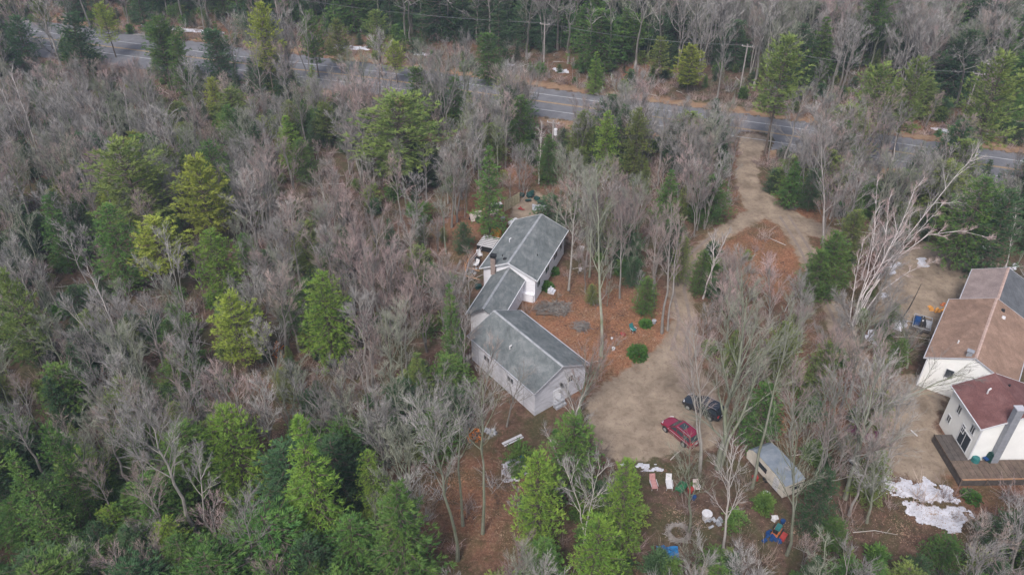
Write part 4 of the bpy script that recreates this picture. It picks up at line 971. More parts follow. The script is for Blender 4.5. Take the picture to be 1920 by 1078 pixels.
# tall pale trunks along the edge of the far wood
far_ = [(1190, 132, 1212, -20, 'forked pale tree with heavy bare limbs on the far wood edge', .34), (987, 108, 1002, -10, 'curved white trunk on the far wood edge', .2), (1045, 95, 1042, -20, 'pale trunk on the far wood edge above the road sign lines', .25),
        (762, 80, 755, -40, 'white trunk on the far wood edge, left of a close pair', .18), (770, 82, 764, -30, 'white trunk on the far wood edge, right of a close pair', .18), (1142, 125, 1146, -20, 'slim white trunk left of the forked pale tree', .16),
        (1065, 120, 1070, 10, 'thin pale trunk behind the utility pole', .16), (1300, 118, 1305, -15, 'pale spreading tree in the far wood right of the forked one', .32), (1345, 110, 1352, 5, 'pale tree with long side limb at the far wood edge', .32),
        (1412, 165, 1440, 15, 'white leaning trunk left of the long-trunked pine', .2), (1565, 150, 1600, -10, 'pale trunk behind the rounded white pine', .22), (1790, 200, 1806, 90, 'white trunk at right behind the road', .2), (1840, 200, 1862, 110, 'leaning white trunk near the right edge behind the road', .2),
        (345, 46, 330, -60, 'white trunk behind the long far snow strip', .15), (392, 40, 380, -60, 'pale trunk right of the blue-green spruce in the far wood', .15), (452, 55, 440, -60, 'pale trunk behind the tall yellow-green pine', .15), (1235, 125, 1237, 0, 'thin white twin trunk right of the forked pale tree', .14), (1106, 108, 1108, 15, 'short pale trunk between pole and slim white trunk', .14), (840, 60, 842, -20, 'pale trunk near the far track', .25)]
for i_, (bx, by, tx, ty, lb, sp_) in enumerate(far_):
    hero((bx, by), 21, sp_, .5, lb, (tx, ty), 'bark_pale', 'twig_grey', seed=80 + i_, nl=9, nb=4, ntw=5, ntt=2, r0=.26, tw=1.4)

# ------------------------------------------------------------------ woodland in between
GRID = ["ffffffffffffffffgggfggff",
        "sssssggssssssffgggfggggf",
        "gggggmygpgggssgsggyggymm",
        "ggmyygppgggssgpggsgggmmm",
        "gmyyyggpgggssgpppxmpggmm",
        "mmmyygpgpgxxgpmpxxxmggxx",
        "ggmgpgggppgxxsspmpxmggxx",
        "mggggygpgpgxxxxsppggggsx",
        "mggmggmgpgmxxxxsppggggsx",
        "gmgmggggggmxxxxxggmmggxx",
        "hhghhghhgssxhxxxxggmggxx",
        "hghhhmhhhsxmhmhxxsxsgxxs",
        "mhmhmhhhhsxmhhhmsssmmmmm",
        "hhgmhhhhhmxmgmhmmmhmmmmg"]
keep_px = [  # what must stay visible: (x0, y0, x1, y1) boxes in the photograph that random crowns keep out of
    (888, 402, 1068, 560), (885, 560, 1108, 790), (1120, 730, 1230, 840), (1235, 745, 1360, 840), (1405, 820, 1525, 935), (1700, 470, 1920, 600), (1720, 500, 1920, 915),
    (1000, 165, 1070, 225), (1010, 570, 1060, 600), (1140, 600, 1230, 690), (1400, 350, 1500, 520), (1640, 900, 1825, 1000), (1205, 865, 1320, 935), (940, 800, 1000, 910), (880, 365, 1010, 420), (835, 860, 935, 1010), (1275, 540, 1300, 690), (865, 420, 905, 520),
    (1240, 1010, 1275, 1050), (1430, 960, 1480, 1015), (1295, 955, 1345, 985), (1395, 275, 1430, 360), (1385, 340, 1525, 430), (1410, 470, 1480, 560)]
thin_px = [(0, 38, 430, 100), (640, 80, 1280, 125)]
blocks_w = [(A, 1.2), (GA, 1.0), (LN, 1.0), (B1, 1.0), (B2, 1.0), (B3, 3.5)]
polys_w = [lot, yard_r, yard_r2, pad_a]
ribs_w = [(drive_up, 2.6), (drive_mid, 2.0), (drive_left, 1.9), (road, 8.8)]
clear_w = [g2([(835, 870), (935, 850), (960, 1000), (900, 1060), (850, 1040)]), g2([(1010, 560), (1060, 520), (1180, 540), (1265, 560), (1260, 670), (1180, 705), (1110, 690)]), g2([(1640, 890), (1740, 890), (1830, 960), (1790, 1010), (1690, 970)]),
           g2([(1200, 870), (1330, 870), (1400, 880), (1480, 1010), (1230, 960)]), g2([(870, 370), (960, 360), (960, 440), (880, 540), (850, 470)])]
def blocked(x, y, pad=0.0, soft=True):
    for pl in polys_w:
        if in_poly(x, y, pl): return True
    for rb_, d_ in ribs_w:
        for i in range(len(rb_) - 1):
            if seg_dist(x, y, rb_[i], rb_[i + 1])[0] < d_ + pad: return True
    for B_, p_ in blocks_w:
        q = B_.M.inverted() @ Vector((x, y, 0))
        if -p_ - pad < q.x < B_.w + p_ + pad and -p_ - pad < q.y < B_.l + p_ + pad: return True
    q = tt.matrix_basis.inverted() @ Vector((x, y, 0))
    if -1 < q.x < 3.5 and -1 < q.y < 7.5: return True
    if soft:
        for pl in clear_w:
            if in_poly(x, y, pl): return True
    return False
def region_name(px_, py_):
    if py_ < 150 and px_ > 0: return 'in the far wood behind the road'
    if px_ > 1530 and py_ < 700: return 'between the road and the tan-roofed house'
    if px_ > 1250 and py_ < 700: return 'around the two driveways'
    if px_ > 1200: return 'around the trailer and the lower right yard'
    if px_ < 900 and py_ > 740: return 'in the lower left wood'
    if py_ > 740: return 'in the wood below the garage'
    if px_ < 430: return 'in the wood at the left of the picture'
    if px_ < 900: return 'in the wood left of the grey-roofed house'
    return 'between the ranch house and the road'
LMK = [(228, 320, 'broad olive-green pine'), (362, 345, 'yellow-green layered pine'), (282, 460, 'mustard-yellow pine'), (393, 480, 'bright lime pointed conifer'), (430, 600, 'golden yellow-green pine'), (597, 575, 'solitary bright conifer'),
       (735, 240, 'very broad white pine'), (536, 255, 'narrow bright green conifer'), (780, 150, 'dark spire conifer by the road'), (850, 165, 'dark conifer below the road'), (915, 320, 'conifer behind the fence'), (1075, 820, 'hemlock below the gable'),
       (1181, 920, 'hemlock left of the chairs'), (1012, 900, 'hemlock beside the rounded snow'), (1128, 1020, 'yellow-green bottom hemlock'), (562, 860, 'tall yellow-topped hemlock'), (735, 970, 'wide bushy hemlock'), (482, 60, 'tall pine before the far snow'),
       (300, 70, 'blue-green spruce'), (1478, 130, 'long-trunked white pine'), (1662, 175, 'rounded white pine'), (1727, 160, 'white pine with bare dark trunk'), (1895, 180, 'pine cut by the right edge'), (1141, 250, 'narrow yellow-green conifer'),
       (1200, 250, 'olive conifer near the driveway'), (842, 590, 'slender conifer at the garage roof'), (88, 830, 'yellow-tipped hemlock at lower left'), (22, 900, 'hemlock cut by the lower left edge'), (10, 570, 'pine cut by the left edge'), (190, 430, 'dense dark conifer'),
       (1850, 380, 'dark hemlock by the bent birch'), (1575, 490, 'hemlock under the birches'), (1370, 640, 'large mossy oak'), (1290, 680, 'twin trunk by the black car'), (1120, 400, 'tall yard tree'), (1262, 440, 'straight tree by the left driveway'), (1080, 400, 'tree beside the ranch house'),
       (1130, 690, 'pink-twigged tree at the gable'), (1535, 330, 'bare oak at the fork'), (905, 800, 'straight trunk in the leaf clearing'), (300, 850, 'thick leaning grey trunk'), (1490, 900, 'wide grey tree below the trailer'), (1368, 920, 'pale forked tree in the junk'), (1455, 870, 'travel trailer'),
       (1680, 430, 'leaning birch clump'), (1740, 950, 'largest snow patch'), (1200, 60, 'forked pale far tree'), (990, 50, 'curved white far trunk'), (765, 40, 'close pair of white trunks'), (1325, 50, 'pale spreading far tree'), (150, 600, 'thin left-leaning birch'), (20, 200, 'birch at the upper left edge'),
       (525, 660, 'orange-leaved sapling'), (960, 640, 'garage roof'), (1035, 300, 'transformer pole'), (1012, 100, 'verge utility pole'), (970, 820, 'white planks'), (1270, 1000, 'ring of brush'), (1250, 1040, 'blue tarp'), (1850, 920, 'wooden deck'), (1600, 820, 'maroon covered heap'), (420, 820, 'wide light green hemlock')]
used_lb = set()
def own_label(adj, kind, px_, py_, far=280):
    for d, lx, ly, nm in sorted((math.hypot(px_ - lx, py_ - ly), lx, ly, nm) for lx, ly, nm in LMK)[:9]:
        if d > far: break
        dx, dy = px_ - lx, py_ - ly
        v = 'below' if dy > abs(dx) * .45 else 'above' if -dy > abs(dx) * .45 else ''
        hz_ = 'right of' if dx > abs(dy) * .45 else 'left of' if -dx > abs(dy) * .45 else ''
        w_ = (v + ' ' + ('and ' if v and hz_ else '') + hz_).strip()
        lb = '%s %s %s the %s' % (adj, kind, ('close ' if d < 75 else '') + w_, nm)
        if len(lb.split()) > 16: continue
        if lb not in used_lb: used_lb.add(lb); return lb
    return None
rnd = random.Random(5)
cand = []
def road_off(x, y):
    best = (1e9, 0)
    for i in range(len(road) - 1):
        d, t = seg_dist(x, y, road[i], road[i + 1])
        if d < best[0]:
            a_, b_ = road[i], road[i + 1]; best = (d, (b_[0] - a_[0]) * (y - a_[1]) - (b_[1] - a_[1]) * (x - a_[0]))
    return best[0] * (1 if best[1] > 0 else -1)
for i in range(len(fine_road)):
    for k in range(15):
        p = offset_line(fine_road, -rnd.uniform(9.2, 24))[i]; x, y = p[0] + rnd.uniform(-3.5, 3.5), p[1]; q = PX(x, y, 4)[0]
        if 985 < q < 1085 or 1385 < q < 1445 or (q < 430 and k) or (430 <= q < 560 and k > 9) or (q > 1440 and k > 10): continue
        cand.append((x, y, 2))
sp_c = 3.0
for j in range(int((312 - 14) / sp_c)):
    for i in range(-58, 59):
        x = i * sp_c * (1.0) + (j % 2) * sp_c / 2 + rnd.uniform(-1.3, 1.3); y = 14 + j * sp_c + rnd.uniform(-1.3, 1.3)
        if abs(x) > 40 + y * .66: continue
        cand.append((x, y, 0))
for j in range(70):
    for i in range(-42, 43):
        x, y = i * 3.3 + rnd.uniform(-1.5, 1.5), 28 + j * 3.3 + rnd.uniform(-1.5, 1.5)
        if abs(x) < 34 + y * .62: cand.append((x, y, 1))
bare_l, con_l = [], []
for x, y, small in cand:
    if any((x - a) ** 2 + (y - b) ** 2 < r_ * r_ for a, b, r_ in TRUNKS): continue
    h = rnd.uniform(7.5, 13) if y < 150 else rnd.uniform(12, 18)
    if small: h = rnd.uniform(3.5, 7.5)
    if small == 2: h = rnd.uniform(9.5, 14)
    ro = road_off(x, y)
    if 0 < ro < 27 and not small and rnd.random() < .93: continue
    if 0 < ro < 27 and small: h *= .6
    ppx = PX(x, y, h * .68); bpx = PX(x, y, 0); tpx = PX(x, y, h)
    if ppx[0] < -120 or ppx[0] > 2040 or ppx[1] > 1160 or ppx[1] < -260: 
        if not (ppx[1] < -100 and rnd.random() < .5): continue
    if blocked(x, y, 0, not small): continue
    gx, gy = int(max(0, min(23, ppx[0] // 80))), int(max(0, min(13, ppx[1] // 80)))
    k = GRID[gy][gx]
    if k == 'x' and not small: continue
    r_px = h * .22 * FPX / (y * cp + CAM_H * sp) * .45
    bad = False
    for (x0, y0, x1, y1) in keep_px + (thin_px if small != 2 and rnd.random() < .4 else []) + (thin_px[:1] if rnd.random() < .7 else []):
        for q in (ppx, tpx, ((ppx[0] + tpx[0]) / 2, (ppx[1] + tpx[1]) / 2)):
            if x0 - r_px < q[0] < x1 + r_px and y0 - r_px < q[1] < y1 + r_px: bad = True
    if bad: continue
    u_ = rnd.random()
    if not small and k in 'gpy' and u_ < (.14 if y < 150 else .1): continue
    if small and k in 'gp' and u_ < .35: continue
    if k == 's' and u_ < (.2 if small else .5): continue
    if small and k == 'x' and (u_ < .55 or any(in_poly(x, y, pl) for pl in clear_w)): continue
    if any(y < Y_ + 1 and abs(q[0] - a) < c + r_px * .8 and abs(q[1] - b) < c * 1.1 + r_px * .5 for a, b, c, Y_ in PXC for q in (ppx, tpx)):
        if rnd.random() < .93: continue
    u_ = rnd.random()
    pc = {'f': .55, 's': .14, 'g': .18, 'p': .08, 'm': .55, 'y': .34, 'h': .82, 'x': .1}[k]
    if small: pc = {'f': .7, 's': .3, 'g': .45, 'p': .28, 'm': .75, 'y': .55, 'h': .8, 'x': .15}[k]
    if u_ < pc:
        if k == 'y' and rnd.random() < .5: t_ = ('pine', rnd.choice(['pine_yellow', 'pine_olive', 'pine_olive']))
        elif k == 'h': t_ = ('hem', rnd.choice(['pine_lime', 'pine_green', 'pine_green', 'pine_green', 'pine_dark']))
        elif k == 'f': t_ = (rnd.choice(['hem', 'hem', 'pine']), rnd.choice(['pine_dark', 'pine_dark', 'pine_green']))
        else: t_ = ('hem', rnd.choice(['pine_green', 'pine_dark', 'pine_dark', 'pine_olive']))
        hh = h * (rnd.uniform(.5, .82) if k not in 'hf' and not small else rnd.uniform(.6, 1.0))
        con_l.append((x, y, hh, t_[0], t_[1], bpx, ppx))
    else:
        tm = {'p': ['twig_pink'] * 3 + ['twig_grey'], 'g': ['twig_grey'] * 3 + ['twig_pink', 'twig_moss']}.get(k, ['twig_grey', 'twig_grey', 'twig_moss', 'twig_pink'])
        bare_l.append((x, y, h, 'bare', rnd.choice(tm), bpx, ppx))
def shows(r_): return (0 < r_[6][0] < 1920 and 0 < r_[6][1] < 1078)
def size_key(r_): return (0 if shows(r_) else 1, -r_[2] / (r_[1] * cp + CAM_H * sp))
words = {'twig_grey': 'leafless tree with grey twigs ', 'twig_pink': 'leafless tree with pinkish twigs ', 'twig_moss': 'leafless tree with greenish lichened twigs ',
         'pine_yellow': 'yellowish pine ', 'pine_olive': 'olive-green conifer ', 'pine_lime': 'bright green hemlock ', 'pine_green': 'mid-green hemlock ', 'pine_dark': 'dark green understorey hemlock '}
barks = {'twig_grey': 'bark', 'twig_pink': 'bark', 'twig_moss': 'bark_moss'}
stuff_pts = {}
for lst, kind in ((bare_l, 'bare'), (con_l, 'conifer')):
    lst.sort(key=size_key)
    for n_, (x, y, h, k, mm, bpx, ppx) in enumerate(lst):
        protos = BARE if k == 'bare' else (PINE if k == 'pine' else HEM)
        pi_ = rnd.randrange(len(protos)); pr = protos[pi_]; rz = rnd.uniform(0, 6.283); sc = h / pr[2]; wx = sc * rnd.uniform(.95, 1.3) * (1.12 if k != 'bare' else 1.1)
        if n_ < (262 if k == 'bare' else 232):
            lb = words[mm] + region_name(*ppx); grp = lb.replace('tree', 'trees')
            if shows((0, 0, 0, 0, 0, 0, ppx)):
                ob_ = own_label(('tall ' if h > 13 else 'short ' if h < 10 else '') + {'twig_grey': 'grey-twigged', 'twig_pink': 'pinkish', 'twig_moss': 'lichened', 'pine_yellow': 'yellowish', 'pine_olive': 'olive-green', 'pine_lime': 'bright green', 'pine_green': 'mid-green', 'pine_dark': 'dark green'}[mm],
                                {'bare': 'leafless tree', 'pine': 'pine', 'hem': 'hemlock'}[k], *ppx)
                if ob_: lb = ob_
            plant_tree({'bare': 'bare_tree', 'pine': 'white_pine', 'hem': 'hemlock_tree'}[k], pr, (x, y), rz, sc, lb, 'tree', grp, M[barks[mm]] if k == 'bare' else None, M[mm], sx=wx, tilt=(rnd.uniform(-.05, .05), rnd.uniform(-.05, .05)))
        else:
            stuff_pts.setdefault(kind, []).append((x, y, -.05, rz, wx, sc, (k, pi_, mm)))

def scatter(name, pts, protos, label=None):
    """pts: (x, y, z, rz, sxy, sz, key); protos: key -> list of (mesh, material)"""
    keys = sorted({p[6] for p in pts}, key=str)
    coll = bpy.data.collections.new('kinds_of_' + name)
    for i, k in enumerate(keys):
        sub = bpy.data.collections.new('%s_%02d' % (name, i)); coll.children.link(sub)
        for me_, m_ in protos(k):
            o = bpy.data.objects.new('piece', me_); sub.objects.link(o)
            if m_ is not None and me_.materials[0] != m_: o.material_slots[0].link = 'OBJECT'; o.material_slots[0].material = m_
    me_ = bpy.data.meshes.new(name); me_.from_pydata([p[:3] for p in pts], [], [])
    for nm, ty, dat in (('rz', 'FLOAT', [p[3] for p in pts]), ('kk', 'INT', [keys.index(p[6]) for p in pts])):
        a_ = me_.attributes.new(nm, ty, 'POINT'); a_.data.foreach_set('value', dat)
    a_ = me_.attributes.new('sc', 'FLOAT_VECTOR', 'POINT'); a_.data.foreach_set('vector', [c for p in pts for c in (p[4], p[4], p[5])])
    ob = bpy.data.objects.new(name, me_); S.collection.objects.link(ob)
    ng = bpy.data.node_groups.new('scatter_' + name, 'GeometryNodeTree')
    ng.interface.new_socket('Geometry', in_out='INPUT', socket_type='NodeSocketGeometry'); ng.interface.new_socket('Geometry', in_out='OUTPUT', socket_type='NodeSocketGeometry')
    N = ng.nodes.new; L = ng.links.new; gi = N('NodeGroupInput'); go = N('NodeGroupOutput'); ip = N('GeometryNodeInstanceOnPoints'); ci = N('GeometryNodeCollectionInfo')
    ci.inputs['Collection'].default_value = coll; ci.inputs['Separate Children'].default_value = True; ci.inputs['Reset Children'].default_value = True
    def attr(nm, ty): n_ = N('GeometryNodeInputNamedAttribute'); n_.data_type = ty; n_.inputs['Name'].default_value = nm; return n_.outputs['Attribute']
    ip.inputs['Pick Instance'].default_value = True
    cx = N('ShaderNodeCombineXYZ'); L(attr('rz', 'FLOAT'), cx.inputs[2])
    L(gi.outputs[0], ip.inputs['Points']); L(ci.outputs[0], ip.inputs['Instance']); L(attr('kk', 'INT'), ip.inputs['Instance Index'])
    L(cx.outputs[0], ip.inputs['Rotation']); L(attr('sc', 'FLOAT_VECTOR'), ip.inputs['Scale']); L(ip.outputs[0], go.inputs[0])
    md = ob.modifiers.new('scatter', 'NODES'); md.node_group = ng
    return set_props(ob, label, kind='stuff')
def tree_protos(k):
    kind, i, mm = k; pr = (BARE if kind == 'bare' else PINE if kind == 'pine' else HEM)[i]
    return [(pr[0], M[barks[mm]] if kind == 'bare' else None), (pr[1], M[mm])]
if stuff_pts.get('bare'): scatter('leafless_wood', stuff_pts['bare'], tree_protos, 'mass of further leafless trees filling the woodland')
if stuff_pts.get('conifer'): scatter('conifer_wood', stuff_pts['conifer'], tree_protos, 'mass of further conifers filling the woodland')
print('trees', len(bare_l), len(con_l))

# undergrowth: thin brush, saplings, small evergreens
def bush(seed, h, n, m_, wd=.022, spread=.5):
    r_ = random.Random(seed); V = []; F = []
    for _ in range(n):
        p = Vector((r_.gauss(0, .3), r_.gauss(0, .3), 0)); d = Vector((r_.gauss(0, spread), r_.gauss(0, spread), 1)).normalized(); L = h * r_.uniform(.5, 1.1)
        for s_ in range(2):
            q = p + d * L * .5; sd_ = d.cross(Vector((r_.uniform(-1, 1), r_.uniform(-1, 1), r_.uniform(-1, 1)))).normalized() * wd * (1 - .4 * s_)
            k = len(V); V.extend([p - sd_, p + sd_, q + sd_ * .6, q - sd_ * .6]); F.append((k, k + 1, k + 2, k + 3))
            for _2 in range(3):
                b = p.lerp(q, r_.random()); dd = rdir(r_, d, r_.uniform(.4, .9)); e = b + dd * L * r_.uniform(.2, .45); k = len(V); V.extend([b - sd_ * .5, b + sd_ * .5, e]); F.append((k, k + 1, k + 2))
            p = q; d = rdir(r_, d, r_.uniform(.05, .35))
    return mesh_of('brush', V, F, m_)
BR = [bush(i, 1.6 + .5 * (i % 3), 26, M['brush']) for i in range(5)]
def fern(seed, h):
    wd, (V, F) = needle_tree(seed, h, .02, .42, 7, 6, 6, 5, .34, .10, .2, 'dome', r0=.04); return mesh_of('evergreen', V, F, M['pine_green'])
EV = [fern(500 + i, 1.8 + .6 * i) for i in range(3)]
def leaves(seed, m_):
    r_ = random.Random(seed); V = []; F = []
    for _ in range(150):
        a = r_.uniform(0, 6.28); d = abs(r_.gauss(0, 1.5)); c = Vector((math.cos(a) * d, math.sin(a) * d, r_.uniform(.045, .10))); t = r_.uniform(0, 6.28); L = r_.uniform(.035, .075)
        u1 = Vector((math.cos(t), math.sin(t), r_.uniform(-.4, .4))) * L; u2 = Vector((-math.sin(t), math.cos(t), r_.uniform(-.4, .4))) * L * .6; k = len(V); V.extend([c - u1, c - u2, c + u1, c + u2]); F.append((k, k + 1, k + 2, k + 3))
    return mesh_of('leaves', V, F, m_)
LV_M = [mat('fallen_leaf_%s' % n_, c_, .9, 1.5, .3) for n_, c_ in (('orange', (.34, .165, .09)), ('brown', (.18, .10, .07)), ('tan', (.32, .22, .155)), ('dark', (.06, .04, .032)))]
LV = [leaves(i, LV_M[0]) for i in range(3)]
lvs = []
for _ in range(9000):
    x, y = rnd.uniform(-60, 75), rnd.uniform(40, 150); b = PX(x, y, 0); wv_ = warm(x, y)
    if not (0 < b[0] < 1920 and 0 < b[1] < 1078) or rnd.random() > .12 + wv_: continue
    if blocked(x, y, .9, False) or any(min(seg_dist(x, y, pl[i], pl[(i + 1) % len(pl)])[0] for i in range(len(pl))) < 1.8 for pl in polys_w): continue
    mi_ = rnd.choice([0, 0, 1, 2, 3]) if wv_ > .45 else rnd.choice([1, 1, 2, 3])
    lvs.append((x, y, 0, rnd.uniform(0, 6.28), 1, 1, ('lv', rnd.randrange(3), mi_)))
def stick(seed):
    r_ = random.Random(seed); wd = MB(); L = r_.uniform(2, 5); a = Vector((-L / 2, 0, .12)); b = Vector((0, r_.uniform(-.4, .4), .2)); c = Vector((L / 2, 0, .1)); wd.tube([a, b, c], [.07, .05, .02], 4, cap=False)
    for _ in range(5): p = a.lerp(c, r_.random()) + Vector((0, 0, .08)); wd.tube([p, p + Vector((r_.uniform(-.7, .7), r_.uniform(-.7, .7), r_.uniform(0, .5)))], [.025, .008], 3, cap=False)
    return mesh_of('branch', wd.v, wd.f, M['bark_pale'])
ST = [stick(i) for i in range(4)]
und = []; evg = []; sticks = []
for _ in range(9000):
    x, y = rnd.uniform(-150, 150), rnd.uniform(22, 235)
    if abs(x) > 30 + y * .64: continue
    b = PX(x, y, 0)
    if not (-60 < b[0] < 1980 and -30 < b[1] < 1200): continue
    soft = any(in_poly(x, y, pl) for pl in clear_w)
    if blocked(x, y, -.3, False): continue
    gx, gy = int(max(0, min(23, b[0] // 80))), int(max(0, min(13, b[1] // 80))); k = GRID[gy][gx]
    if soft and rnd.random() < (.93 if b[1] < 860 else .3): continue
    if k == 'x' and rnd.random() < .6: continue
    rz = rnd.uniform(0, 6.28); s_ = rnd.uniform(.6, 1.3)
    u_ = rnd.random()
    if u_ < .10: sticks.append((x, y, 0, rz, s_ * .8, s_ * .8, ('st', rnd.randrange(4))))
    elif u_ < {'h': .62, 'm': .42, 'y': .34, 'g': .30, 'f': .40, 'p': .20, 's': .22, 'x': .14}[k] and s_ < (1.1 if k == 'x' else 2): evg.append((x, y, 0, rz, s_ * (.5 if k == 'x' else 1.05), s_ * (.4 if k == 'x' else .9), ('ev', rnd.randrange(3), rnd.choice(['pine_green', 'pine_dark', 'pine_green', 'pine_olive']))))
    else: und.append((x, y, 0, rz, s_ * 1.2, s_, ('br', rnd.randrange(5), rnd.choice(['brush', 'brush', 'twig_pink', 'twig_grey']))))
# brush belts along the road verges
for i in range(len(fine_road) - 1):
    for _ in range(9):
        off = rnd.choice([-1, 1]) * rnd.uniform(9.5, 14); p = offset_line(fine_road, off)[i]
        und.append((p[0] + rnd.uniform(-3, 3), p[1] + rnd.uniform(-2, 2), 0, rnd.uniform(0, 6.28), 1.3, rnd.uniform(.6, 1.1), ('br', rnd.randrange(5), 'twig_pink')))
scatter('undergrowth', und, lambda k: [(BR[k[1]], M[k[2]])], 'thin leafless brush and saplings on the forest floor')
scatter('evergreen_undergrowth', evg, lambda k: [(EV[k[1]], M[k[2]])], 'low young evergreens on the forest floor')
scatter('fallen_leaves', lvs, lambda k: [(LV[k[1]], LV_M[k[2]])], 'loose fallen leaves over the yard and forest floor')
scatter('fallen_branches', sticks, lambda k: [(ST[k[1]], None)], 'pale fallen branches on the forest floor')

# ------------------------------------------------------------------ small things
def leafy_shrub(px_, py_, r_, hgt, label, m='shrub', name='evergreen_shrub', n=520, seed=1, cat='shrub'):
    g = G(px_, py_); rr = random.Random(seed); root = empty(name, (g.x, g.y, 0), 0, label, cat)
    wd = MB(); V = []; F = []
    for _ in range(16):
        a = rr.uniform(0, 6.28); t = rr.uniform(.3, .95); wd.tube([(0, 0, 0), (math.cos(a) * r_ * t * .5, math.sin(a) * r_ * t * .5, hgt * .5), (math.cos(a) * r_ * t, math.sin(a) * r_ * t, hgt * (1.05 - t * .6))], [.05, .03, .01], 4, cap=False)
    for _ in range(n):
        d = Vector((rr.gauss(0, 1), rr.gauss(0, 1), abs(rr.gauss(0, 1)) + .05)).normalized(); k = rr.uniform(.65, 1.05) * (1 + .25 * noise.noise(d * 2.2 + Vector((seed, 0, 0))))
        c = Vector((d.x * r_ * k, d.y * r_ * k, d.z * hgt * k))
        for _2 in range(5):
            l = (d + Vector((rr.gauss(0, .8), rr.gauss(0, .8), rr.gauss(.1, .5)))).normalized(); s_ = l.cross(Vector((rr.gauss(0, 1), rr.gauss(0, 1), 1))).normalized() * .055; L = rr.uniform(.18, .32)
            i = len(V); V.extend([c, c + l * L * .5 + s_, c + l * L, c + l * L * .5 - s_]); F.append((i, i + 1, i + 2, i + 3))
    for nm, me_ in (('stems', mesh_of('stems', wd.v, wd.f, M['bark_dark'])), ('foliage', mesh_of('foliage', V, F, M[m]))):
        o = bpy.data.objects.new(nm, me_); S.collection.objects.link(o); o.parent = root
leafy_shrub(1195, 668, 1.25, 1.5, 'round glossy evergreen shrub in the leaf-covered yard by the lot', seed=2)
leafy_shrub(1210, 610, .8, .7, 'low green shrub in the yard above the round evergreen', seed=3, n=260)
leafy_shrub(1024, 540, 1.0, .9, 'dark foundation shrub at the corner of the ranch house', seed=4, n=320)
leafy_shrub(1036, 512, .9, .8, 'foundation shrub along the yard side of the ranch house', seed=5, n=260)
leafy_shrub(950, 445, .7, .7, 'small green shrub between the wooden crate and the grey roof', seed=6, n=200)
leafy_shrub(525, 665, 1.0, 1.5, 'sapling still holding orange leaves in the left wood', 'leaf_orange', 'orange_sapling', 45, 7, 'sapling')
leafy_shrub(890, 822, .8, 1.2, 'sapling with orange-brown leaves below the garage', 'leaf_orange', 'orange_sapling', 60, 8, 'sapling')
leafy_shrub(1820, 935, .9, .9, 'small green shrub at the right end of the largest snow patch', seed=9, n=240)

def one(name, mb, m, label, cat, px_=None, group=None, smooth=False):
    return set_props(mb.build(name, m, smooth=smooth), label, cat, group)
def at(px_, py_, z=0): g = G(px_, py_, z); return Vector((g.x, g.y, z))
# fence panel of upright pickets behind the ranch house
fa, fb2 = at(945, 398), at(974, 381)
fe = empty('picket_fence', fa, 0, 'weathered pale board fence panel behind the ranch house', 'fence')
fd = fb2 - fa; fL = fd.length; fdn = fd.normalized(); frz = math.atan2(fdn.y, fdn.x); nbrd = max(8, int(fL / .34))
for k in range(nbrd):
    p = fa + fdn * (k + .5) * fL / nbrd; hh = 1.95 + .05 * math.sin(k * 2.1)
    mb = MB(); mb.box((p.x, p.y, hh / 2 + .03), (fL / nbrd * .93, .03, hh), frz + .02 * math.sin(k * 3)); mb.build('board', M['fence_wood'], fe, local=False)
for z_ in (.4, 1.6):
    mb = MB(); c_ = (fa + fb2) / 2; n_ = Vector((-fdn.y, fdn.x, 0)) * .06; mb.box((c_.x + n_.x, c_.y + n_.y, z_), (fL, .06, .09), frz); mb.build('rail', M['deck_grey'], fe, local=False)
# split rails along the back yard
rl = empty('rail_fence', at(875, 530), 0, 'sagging grey split-rail fence left of the ranch house', 'fence')
rp = [at(x_, y_) for x_, y_ in ((868, 538), (880, 500), (898, 478), (914, 458), (926, 440))]
for i in range(len(rp)):
    mb = MB(); mb.tube([rp[i], rp[i] + Vector((0, 0, 1.1))], .07, 6); mb.build('post', M['deck_grey'], rl, local=False)
    if i < len(rp) - 1:
        for z_ in (.5, .95):
            mb = MB(); mb.tube([rp[i] + Vector((0, 0, z_)), (rp[i] + rp[i + 1]) / 2 + Vector((0, 0, z_ - .06)), rp[i + 1] + Vector((0, 0, z_ + .03))], .055, 5); mb.build('rail', M['plank'], rl, local=False)
lb_ = empty('lumber_frame', at(880, 508), 0, 'orange-brown lumber rails beside the left wall of the ranch house', 'frame')
for (a_, b_) in (((872, 500), (899, 508)), ((872, 500), (882, 478)), ((874, 517), (899, 524)), ((872, 500), (874, 517))):
    mb = MB(); mb.tube([at(*a_, .8), at(*b_, .8)], .07, 4); mb.build('rail', M['lumber'], lb_, local=False)
for q in ((872, 502), (874, 519)):
    mb = MB(); mb.tube([at(*q), at(*q) + Vector((0, 0, .85))], .07, 4); mb.build('post', M['lumber'], lb_, local=False)
# slatted pallet platform
c_ = at(916, 462); pf = empty('slatted_platform', c_, A.ang, 'pale slatted platform with dark gaps beside the left roof edge', 'platform')
mb = MB(); mb.box((0, 0, .45), (2.5, 3.1, .8)); mb.build('base', M['black'], pf)
for k in range(7): mb = MB(); mb.box((0, -1.35 + k * .45, .88), (2.55, .26, .05)); mb.build('slat', M['white'], pf)
